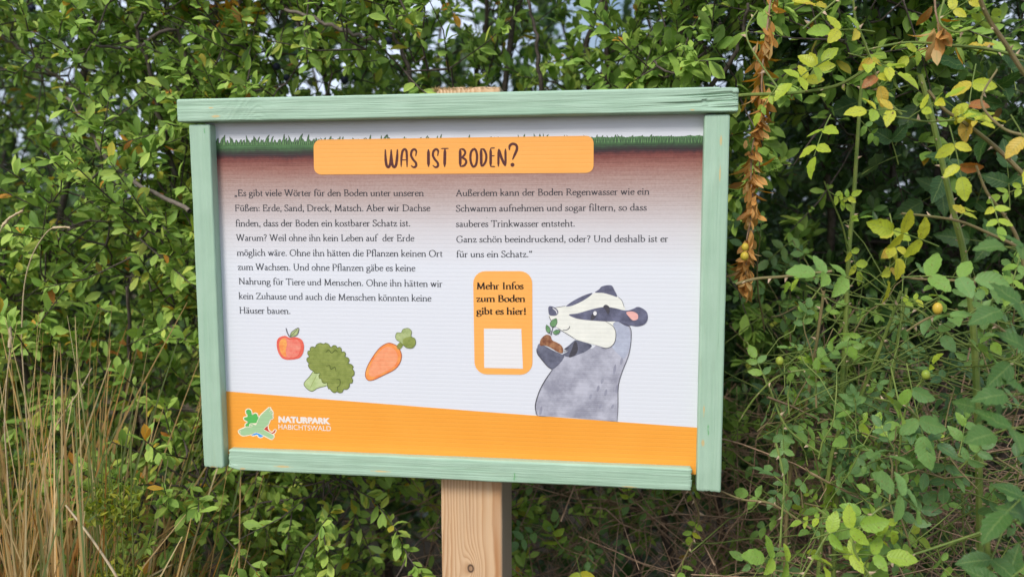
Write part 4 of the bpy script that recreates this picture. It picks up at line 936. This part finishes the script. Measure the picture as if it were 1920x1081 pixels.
# ---- dog rose
def rose_leaf(lv, tb, p, d, size, tint, rg, n=5, tmpl=LT_ROSE, flat=None):
    """one pinnate leaf: a stalk with pairs of toothed leaflets and one at the tip"""
    if p[0] < .375 and p[1] < .10 and p[2] > Z(-.26): return
    d = nrm(np.asarray(d, float)); L = size * (1.0 + 0.55 * (n // 2))
    nm = nrm(np.array([0.0, -0.75, 0.65]) + rg.normal(0, .40, 3)) if flat is None else nrm(np.array(flat) + rg.normal(0, .15, 3))
    nm = nrm(nm - d * (nm @ d)); sd = np.cross(d, nm)
    t = np.linspace(0, 1, 6)[:, None]; P = p + d * L * t - nm * 0.10 * L * t ** 2 - np.array([0, 0, 0.08]) * L * t ** 2
    tb.add(P, 0.0009, 0.0005, 4)
    for k in range(n // 2):
        q = p + (P - p)[min(5, 2 + k * (4 // max(1, n // 2)) + (1 if n < 5 else 0))]
        for sg in (-1, 1):
            ax = nrm(d * .45 + sd * sg * .9 + rg.normal(0, .12, 3)); size_ = size; s_ = size * rg.uniform(.72, 1.0)
            lv.add(q, ax, nrm(nm + rg.normal(0, .2, 3)), s_, s_ * .56, np.clip(tint + rg.normal(0, .07), 0, 1), tmpl)
    lv.add(P[-1], nrm(P[-1] - P[-2]), nrm(nm + rg.normal(0, .15, 3)), size * 1.08, size * .62, np.clip(tint + rg.normal(0, .06), 0, 1), tmpl)
def cane(parent, pix, y0, y1, r0, r1, mat, rg, lv, tb, leaf_step=0.06, size=0.024, tint=0.5, tsd=0.12, thorns=True, skip=0.0, n=5):
    r0, r1 = r0 * .72, r1 * .72
    P = spline([at(u, v, y0 + (y1 - y0) * i / (len(pix) - 1)) for i, (u, v) in enumerate(pix)], False, 8)
    t_ = Tubes(); t_.add(P, r0, r1, 7); CV, CF = list(np.concatenate(t_.V)), [tuple(q) for q in np.concatenate(t_.F)]; nc = len(CF)
    seg = np.linalg.norm(np.diff(P, axis=0), axis=1); cum = np.concatenate([[0], np.cumsum(seg)])
    if thorns:
        V, F = CV, CF; s = 0.01
        while s < cum[-1]:
            i = min(len(seg) - 1, np.searchsorted(cum, s) - 1); p = P[i] + (P[i + 1] - P[i]) * (s - cum[i]) / seg[i]; T = nrm(P[i + 1] - P[i])
            q = rg.normal(0, 1, 3); q = nrm(q - T * (q @ T)); r = r0 + (r1 - r0) * s / cum[-1]; bq = np.cross(T, q); k = len(V); h = rg.uniform(.0035, .0065)
            V += [p + q * r * .6 - T * .0022, p + q * r * .6 + T * .0022, p + q * r * .6 + bq * .0008, p + q * r * .6 - bq * .0008, p + q * (r + h) - T * .0025]
            F += [(k, k + 2, k + 4), (k + 2, k + 1, k + 4), (k + 1, k + 3, k + 4), (k + 3, k, k + 4)]; s += rg.uniform(.012, .035)
    mesh_obj('cane', CV, CF, [mat, M_THORN], parent, [0] * nc + [1] * (len(CF) - nc))
    s = rg.uniform(0.01, leaf_step)
    while s < cum[-1]:
        i = min(len(seg) - 1, np.searchsorted(cum, s) - 1); p = P[i] + (P[i + 1] - P[i]) * (s - cum[i]) / seg[i]; T = nrm(P[i + 1] - P[i])
        if rg.random() > skip:
            d = nrm(rg.normal(0, .6, 3) + T * .3 + np.array([0, -.25, .1]))
            rose_leaf(lv, tb, p, d, size * rg.uniform(.55, 1.02), np.clip(rg.normal(tint, tsd), .05, .97), rg, n if rg.random() < .7 else 3)
        s += leaf_step * rg.uniform(.6, 1.5)
    return P
rg = np.random.default_rng(77)
rose = thing('dog_rose', 'arching thorny rose with yellow spotted leaves right of the board', 'rose bush', (0.75, 0.15, 0), 'dog roses beside the board')
lv, tb = Leaves(), Tubes()
C1 = [(1335, 186), (1400, 178), (1490, 174), (1570, 160), (1640, 122), (1676, 118)]
cane(rose, C1, .05, .0, .0030, .0022, M_CANE, rg, lv, tb, .10, .022, .62, .10, skip=.45)
cane(rose, [(1920, 108), (1850, 92), (1780, 85), (1700, 80), (1620, 95)], .05, .00, .0030, .0016, M_CANE, rg, lv, tb, .055, .024, .80, .09)
cane(rose, [(1838, 0), (1855, 38), (1885, 82), (1915, 130), (1960, 190)], -.05, -.02, .0030, .0034, M_CANEB, rg, lv, tb, .09, .024, .80, .08)
cane(rose, [(1740, 170), (1770, 205), (1805, 228), (1850, 262), (1890, 298), (1960, 370)], -.05, -.02, .0022, .0036, M_CANEB, rg, lv, tb, .08, .022, .76, .08, skip=.2)
cane(rose, [(1616, 150), (1612, 200), (1606, 290), (1600, 380), (1592, 470), (1585, 620), (1570, 900), (1560, 1150)], .10, .14, .0026, .0050, M_CANE, rg, lv, tb, .14, .022, .50, .12, skip=.2)
cane(rose, [(1725, 140), (1745, 210), (1768, 310), (1788, 400), (1810, 495), (1830, 700), (1840, 1150)], .02, .06, .0040, .0062, M_CANE, rg, lv, tb, .12, .022, .62, .12, skip=.3)
cane(rose, [(1600, 0), (1605, 40), (1625, 90), (1650, 170), (1690, 215)], -.02, .0, .0016, .0022, M_CANE, rg, lv, tb, .05, .022, .78, .08)
cane(rose, [(1505, 55), (1545, 20), (1580, -10)], -.02, .0, .0014, .0018, M_CANE, rg, lv, tb, .04, .023, .70, .10)
cane(rose, [(1655, 215), (1700, 222), (1740, 228), (1790, 225)], -.06, -.05, .0012, .0016, M_CANE, rg, lv, tb, .035, .021, .82, .06)
cane(rose, [(1690, 400), (1740, 405), (1800, 415), (1860, 440), (1925, 470)], -.03, .0, .0018, .0026, M_CANEB, rg, lv, tb, .07, .022, .66, .14)
cane(rose, [(1830, 310), (1850, 360), (1880, 400), (1910, 455), (1930, 560)], -.08, -.05, .0016, .003, M_CANEB, rg, lv, tb, .06, .025, .70, .12)
cane(rose, [(1930, 255), (1880, 240), (1840, 190), (1870, 130)], -.08, -.06, .0022, .0014, M_CANEB, rg, lv, tb, .06, .026, .78, .08)
cane(rose, [(1770, 0), (1762, 40), (1790, 60), (1830, 52)], .02, -.02, .0018, .0012, M_CANE, rg, lv, tb, .045, .022, .78, .08)
cane(rose, [(1420, 20), (1400, 70), (1455, 160), (1475, 175)], .06, .02, .0012, .0020, M_CANE, rg, lv, tb, .07, .021, .60, .10, skip=.2)
cane(rose, [(1545, 340), (1562, 380), (1580, 425), (1590, 470)], .03, .08, .0012, .0018, M_CANE, rg, lv, tb, .03, .020, .66, .10, False)
for (u, v, y, ti, sz, dx, dz) in ((1668, 400, -.03, .80, .022, .1, -.6), (1670, 432, -.03, .84, .024, .0, -.9), (1558, 215, .0, .74, .024, -.3, -.5), (1590, 100, .0, .72, .026, .6, -.2), (1555, 110, .0, .70, .024, -.6, -.3), (1895, 215, -.10, .84, .030, .4, -.8), (1780, 235, -.06, .84, .024, .2, -.9), (1830, 120, -.02, .88, .026, -.2, -.7), (1640, 60, -.02, .76, .024, -.7, .1), (1760, 462, -.06, .78, .028, -.5, .2), (1700, 210, -.05, .80, .022, -.6, .1)):
    rose_leaf(lv, tb, at(u, v, y), (dx, -.25, dz), sz, ti, rg)
ball('rose_hip', at(1758, 578, -.1), .0050, M_HIPY, rose, 1.25); ball('rose_hip', at(1397, 463, .03), .0045, M_HIPY, rose, 1.1); ball('rose_hip', at(1396, 480, .03), .0050, M_HIPY, rose, 1.1)
lv.build('foliage', M_ROSE, rose, tb, M_CANE)

rose2 = thing('dog_rose', 'green dog rose with fresh toothed leaves low at the right of the board', 'rose bush', (0.62, 0.10, 0), 'dog roses beside the board')
lv, tb = Leaves(), Tubes()
CS = [([(1380, 532), (1420, 522), (1470, 518), (1560, 508)], .0, -.02, .38), ([(1690, 545), (1655, 640), (1610, 750), (1560, 850), (1530, 1120)], .05, .1, .34), ([(1700, 540), (1680, 660), (1660, 790), (1635, 900), (1620, 1130)], .12, .14, .36),
      ([(1545, 545), (1530, 650), (1515, 740), (1480, 900), (1470, 1120)], .12, .16, .36), ([(1640, 745), (1700, 765), (1750, 815), (1790, 850), (1850, 870)], -.05, -.02, .45), ([(1385, 790), (1420, 740), (1470, 700), (1560, 690)], .06, .03, .40),
      ([(1300, 905), (1340, 915), (1390, 935), (1450, 945), (1520, 990)], .05, .02, .42), ([(1620, 1081), (1680, 1050), (1740, 1030), (1800, 1010), (1860, 990)], -.08, -.06, .50), ([(1462, 1050), (1465, 980), (1470, 900), (1455, 830)], -.06, -.02, .42),
      ([(1700, 620), (1760, 590), (1850, 600), (1930, 660)], -.03, -.05, .45), ([(1640, 570), (1720, 580), (1800, 640), (1930, 690)], .02, .0, .40), ([(1500, 1090), (1540, 1020), (1560, 980), (1530, 950)], -.10, -.08, .62), ([(1660, 500), (1700, 520), (1780, 525), (1880, 530)], .0, -.03, .50),
      ([(1400, 640), (1440, 720), (1475, 800), (1540, 850)], .08, .05, .40), ([(1740, 700), (1700, 760), (1680, 880), (1650, 960)], -.02, .02, .42), ([(1260, 1090), (1300, 1010), (1310, 960), (1290, 915)], .12, .10, .44), ([(1640, 1090), (1600, 1020), (1640, 960), (1690, 935)], -.12, -.1, .46)]
for i, (px, y0, y1, ti) in enumerate(CS): cane(rose2, px, y0, y1, .0026 if i < 4 else .0016, .0040 if 0 < i < 4 else .0020, M_CANE if i % 3 else M_CANEB, rg, lv, tb, .050, .023, ti, .10)
tg_ = Tubes()
for i in range(190):
    p = at(rg.uniform(1390, 1940), rg.uniform(560, 1090), rg.uniform(-.02, .34)); d_ = nrm(rg.normal(0, 1, 3) * np.array([1.2, .5, .7])) * rg.uniform(.12, .36)
    if p[1] - abs(d_[1]) * .6 < .08 and p[0] - abs(d_[0]) * .6 < .37: continue
    tg_.add(wander(p - d_ / 2, p + d_ / 2, 8, .006, 9000 + i), rg.uniform(.0007, .0013), .0005, 5)
tg_.build('twigs', M_CANE, rose2)
def leafy_twigs(boxes, seed):
    rg = np.random.default_rng(seed); t2 = Tubes()
    for (u0, u1, v0, v1, y0, y1, n, tint, size) in boxes:
        for i in range(n):
            p = at(rg.uniform(u0, u1), rg.uniform(v0, v1), rg.uniform(y0, y1)); d_ = nrm(rg.normal(0, 1, 3) * np.array([1, .5, .8]) + np.array([0, -.1, .35])); L = rg.uniform(.08, .20)
            if p[0] < .40 and p[1] < .12: continue
            P = wander(p, p + d_ * L, 7, .004, seed * 997 + i + int(u0))
            if np.any((P[:, 0] < .40) & (P[:, 1] < .10)): continue
            t2.add(P, .0013, .0006, 5); tw_ = np.clip(rg.normal(tint, .14), .0, .8)
            for q in range(1, 7):
                if rg.random() < .75: rose_leaf(lv, tb, P[q], nrm(d_ * .4 + rg.normal(0, .7, 3)), size * rg.uniform(.6, 1.15), np.clip(tw_ + rg.normal(0, .06), 0, .9), rg, 5 if rg.random() < .6 else 3)
    t2.build('twigs', M_CANEB, rose2)
leafy_twigs([(1385, 1920, 560, 760, .06, .34, 20, .24, .018), (1385, 1920, 740, 1090, -.04, .30, 44, .30, .019), (1375, 1560, 560, 1090, -.02, .15, 18, .38, .019), (965, 1400, 930, 1090, .16, .45, 20, .40, .018)], 5)
for (u, v, y, ti, sz, dx, dz) in ((1520, 1010, -.1, .63, .027, .4, .3), (1555, 1040, -.1, .65, .027, .5, .2), (1500, 1060, -.1, .60, .026, -.3, .2), (1378, 700, .03, .58, .026, .6, .3), (1580, 930, -.05, .42, .032, .3, -.6), (1570, 840, -.02, .36, .030, .2, .1), (1690, 520, -.06, .42, .032, .6, .1), (1620, 530, -.05, .40, .030, -.5, .2), (1700, 680, -.06, .30, .034, .1, -.8), (1740, 980, -.1, .34, .034, -.3, .4), (1080, 1040, .18, .72, .030, .2, -.7), (1055, 1030, .18, .60, .026, -.1, .3)):
    rose_leaf(lv, tb, at(u, v, y), (dx, -.25, dz), sz, ti, rg)
for (u, v, y) in ((1736, 702, -.04), (1750, 812, -.06), (1462, 676, .02)): ball('rose_hip', at(u, v, y), .0048, M_HIP, rose2, 1.15)
lv.build('foliage', M_ROSE, rose2, tb, M_CANE)

# ---- bramble at the right edge
br = thing('bramble', 'bramble with large dark toothed leaves at the right edge', 'bramble', (0.78, -0.15, 0))
lv, tb = Leaves(), Tubes()
t_ = Tubes(); t_.add(wander((0.80, -.10, 0), at(1960, 560, -.18), 14, .012, 4), .005, .003, 7); t_.build('cane', M_CANE, br)
t_ = Tubes(); t_.add(wander((0.72, -.12, 0), at(1850, 985, -.20), 12, .010, 5), .0045, .0025, 7); t_.build('cane', M_CANE, br)
for (u, v, y, sz, dx, dz, n, ti) in ((1905, 800, -.22, .048, -.5, .1, 3, .5), (1930, 745, -.2, .046, -.6, .2, 3, .6), (1925, 900, -.22, .052, -.4, -.1, 3, .4), (1850, 985, -.20, .054, -.3, -.4, 3, .3), (1890, 1060, -.24, .056, -.5, -.2, 3, .35), (1925, 560, -.18, .048, -.6, .0, 3, .45), (1930, 620, -.18, .046, -.5, -.3, 3, .4), (1925, 480, -.16, .044, -.7, .3, 3, .55), (1860, 790, -.16, .034, -.5, .3, 5, .5), (1930, 1010, -.2, .050, -.3, .4, 3, .45), (1800, 1080, -.2, .050, .2, .2, 3, .3)):
    rose_leaf(lv, tb, at(u + 35, v, y), (dx, -.3, dz), sz * .66, ti, rg, n, LT_BRAM, (0.05, -.65, .75))
for k in range(26):
    u, v = rg.uniform(1650, 1925), rg.uniform(0, 480); rose_leaf(lv, tb, at(u, v, rg.uniform(.2, .42)), nrm(rg.normal(0, .6, 3)), rg.uniform(.036, .05), rg.uniform(.0, .25), rg, 3, LT_BRAM)
lv.build('foliage', M_BRAM, br, tb, M_CANE)

# ---- hanging strand of dead leaves, and the curled dead leaves above the rose
def dead_strand(name, label, pix, y, n, size, seed, cat):
    rg = np.random.default_rng(seed); P = spline([at(u, v, y) for u, v in pix], False, 8)
    root = thing(name, label, cat, tuple(P[0])); t_ = Tubes(); t_.add(P, .0014, .0009, 5); t_.build('stem', M_TWIG, root)
    cl_ = rg.uniform(0, len(P) - 1.01, max(4, n // 4)); idx = np.clip(rg.choice(cl_, n) + rg.normal(0, 1.6, n), 0, len(P) - 1.01); i = idx.astype(int); f = (idx - i)[:, None]; p = P[i] * (1 - f) + P[i + 1] * f + rg.normal(0, .0035, (n, 3))
    lv = Leaves(); ln = size * rg.uniform(.7, 1.3, n)
    lv.add(p, nrm(rg.normal(0, .34, (n, 3)) + np.array([0, 0, -1.0])), nrm(rg.normal(0, .7, (n, 3)) + np.array([0, -.6, 0])), ln, ln * .46, np.clip(rg.normal(.45, .2, n), 0, 1), LT_OBO, rg.uniform(-.9, 1.3, n))
    lv.build('dead_leaves', M_DEAD, root); return root
dead_strand('dead_vine', 'hanging strand of curled brown dead leaves beside the right upright', [(1448, -30), (1440, 40), (1432, 100), (1428, 160), (1430, 210), (1412, 270), (1408, 330), (1412, 390), (1400, 450), (1398, 530)], .06, 240, .0165, 4, 'dead vine')
dead_strand('dead_leaf_spray', 'short curled brown dead leaves above the yellow rose', [(1752, -20), (1754, 20), (1760, 50), (1757, 85)], .02, 15, .022, 9, 'dead leaves')

# ---- dry grass at lower left
def blade(V, F, Tn, E, P, w0, tint, seed):
    n = len(P); T = nrm(np.gradient(P, axis=0)); rg = np.random.default_rng(seed); s = nrm(np.cross(T, nrm(rg.normal(0, 1, 3) * np.array([.4, 1, .1]) + np.array([0, 1, 0])))); b = len(V)
    for i in range(n):
        w_ = w0 * (1 - (i / (n - 1)) ** 4 * .8); V += [P[i] - s[i] * w_, P[i] + s[i] * w_]; Tn += [tint, tint]; E += [1, 1]
    for i in range(n - 1): F.append((b + 2 * i, b + 2 * i + 1, b + 2 * i + 3, b + 2 * i + 2))
def tint_obj(name, V, F, Tn, mat, parent=None):
    o = mesh_obj(name, V, F, mat, parent, smooth=True)
    for nm_, arr in (('tint', Tn), ('edge', [1.0] * len(Tn))):
        a_ = o.data.attributes.new(nm_, 'FLOAT', 'POINT'); a_.data.foreach_set('value', np.array(arr, dtype=np.float32))
    return o
rg = np.random.default_rng(15); V, F, Tn, E = [], [], [], []
for i in range(3300):
    y = rg.uniform(-.16, .14); u = rg.uniform(-200, 300) if rg.random() < .86 else rg.uniform(200, 560)
    bx = at(u, 1081, y)[0] + rg.normal(0, .04); h = rg.uniform(.74, 1.20) * (1.0 if u < 200 else .72); lean = rg.normal(0.04, .26) + (rg.normal(0, .5) if rg.random() < .5 else 0); ly = rg.normal(-.02, .08)
    t = np.linspace(0, 1, 9)[:, None]; cv = rg.uniform(.6, 2.2); drp = rg.uniform(0.05, .30) if rg.random() < .45 else 0
    P = np.hstack([bx + lean * t ** cv * h, y + ly * t ** 1.5 * h, h * t - drp * h * t ** 4]); g_ = rg.random()
    P = P + 0.012 * np.sin(t * rg.uniform(2, 7) + rg.uniform(0, 6)) * np.array([[1, .3, 0]]) * t
    if np.any((P[:, 0] > -0.375 + .0 * y) & (P[:, 2] > Z(-.26)) & (P[:, 1] < .06)) or np.any((P[:, 0] > -.27) & (P[:, 2] > .55)): continue
    blade(V, F, Tn, E, P, rg.uniform(.0010, .0030), rg.uniform(0, .12) if g_ < .25 else rg.uniform(.25, .98), i)
tag(tint_obj('dry_grass', V, F, Tn, M_STRAW), 'tall straw coloured and green grass blades at the lower left', 'grass', kind='stuff')
def stalk(label, pix, y, w0, tint, head=0, hw=.0035):
    P = spline([at(u, v, y) for u, v in pix], False, 6); gz = P[0].copy(); gz[2] = 0.0
    P = np.vstack([gz * (1 - t) + P[0] * t for t in np.linspace(0, .92, 6)] + [P])
    root = thing('grass_stalk', label, 'grass stalk', (float(P[0][0]), float(P[0][1]), 0), 'long grass stalks'); tb = Tubes(); tb.add(P, w0, w0 * .6, 5)
    o = tb.build('stem', M_PALE, root)
    if head:
        h = Tubes(); q = P[-head:]; k = len(q)
        for j in range(3): h.add(q + np.random.default_rng(j).normal(0, hw * .18, q.shape), hw * .55, hw * .3, 5)
        h.build('seed_head', M_PALE, root)
    return root
M_PALE = simple_mat('pale_straw', (0.50, 0.37, 0.20), (0.66, 0.54, 0.36), 120)
stalk('grass stalk with a pale drooping head touching the left edge', [(-40, 700), (-25, 520), (-5, 445), (15, 412), (44, 395)], .0, .0011, 1, 10)
stalk('bent grass stalk whose pale head points right among the dark leaves', [(40, 640), (45, 540), (60, 480), (88, 435), (110, 426), (132, 427)], .05, .0010, 1, 10, .003)
stalk('pale broken grass stalk leaning left in front of the dry grass', [(235, 1110), (205, 1058), (165, 1000), (123, 946)], -.12, .0020, 1)
stalk('upright grass stalk with a whitish flattened head at the left edge', [(8, 800), (12, 720), (18, 660), (20, 612)], -.02, .0010, 1, 6, .0045)
stalk('brown grass stalk leaning right into the blackthorn', [(80, 850), (110, 790), (150, 730), (172, 690)], .02, .0012, 1)

# ---- yellow-green herb among the grass
hb = thing('yellow_herb', 'small feathery yellow green herb between dry grass and blackthorn', 'herb', tuple(np.array(at(205, 880, -.06)) * np.array([1, 1, 0])))
rg = np.random.default_rng(2); lv, tb = Leaves(), Tubes()
for i in range(16):
    top = at(rg.uniform(165, 250), rg.uniform(775, 850), rg.uniform(-.09, -.02)); b0 = np.array([at(205, 880, -.06)[0]-.0 * 1, -.06, 0.0]) + rg.normal(0, .01, 3) * np.array([1, 1, 0])
    P = wander(b0, top, 12, .006, 60 + i); tb.add(P, .0011, .0006, 4)
    m_ = 60; t = rg.uniform(.78, 1, m_); ii = (t * 10.99).astype(int); p = P[ii] + rg.normal(0, .008, (m_, 3))
    lv.add(p, nrm(rg.normal(0, .6, (m_, 3)) + np.array([0, 0, .4])), nrm(rg.normal(0, .6, (m_, 3)) + np.array([0, -.5, .5])), rg.uniform(.008, .017, m_), rg.uniform(.003, .006, m_), rg.uniform(.1, 1, m_), LT_SIMPLE)
tb.build('stems', M_CANE, hb); lv.build('foliage', M_HERB, hb)
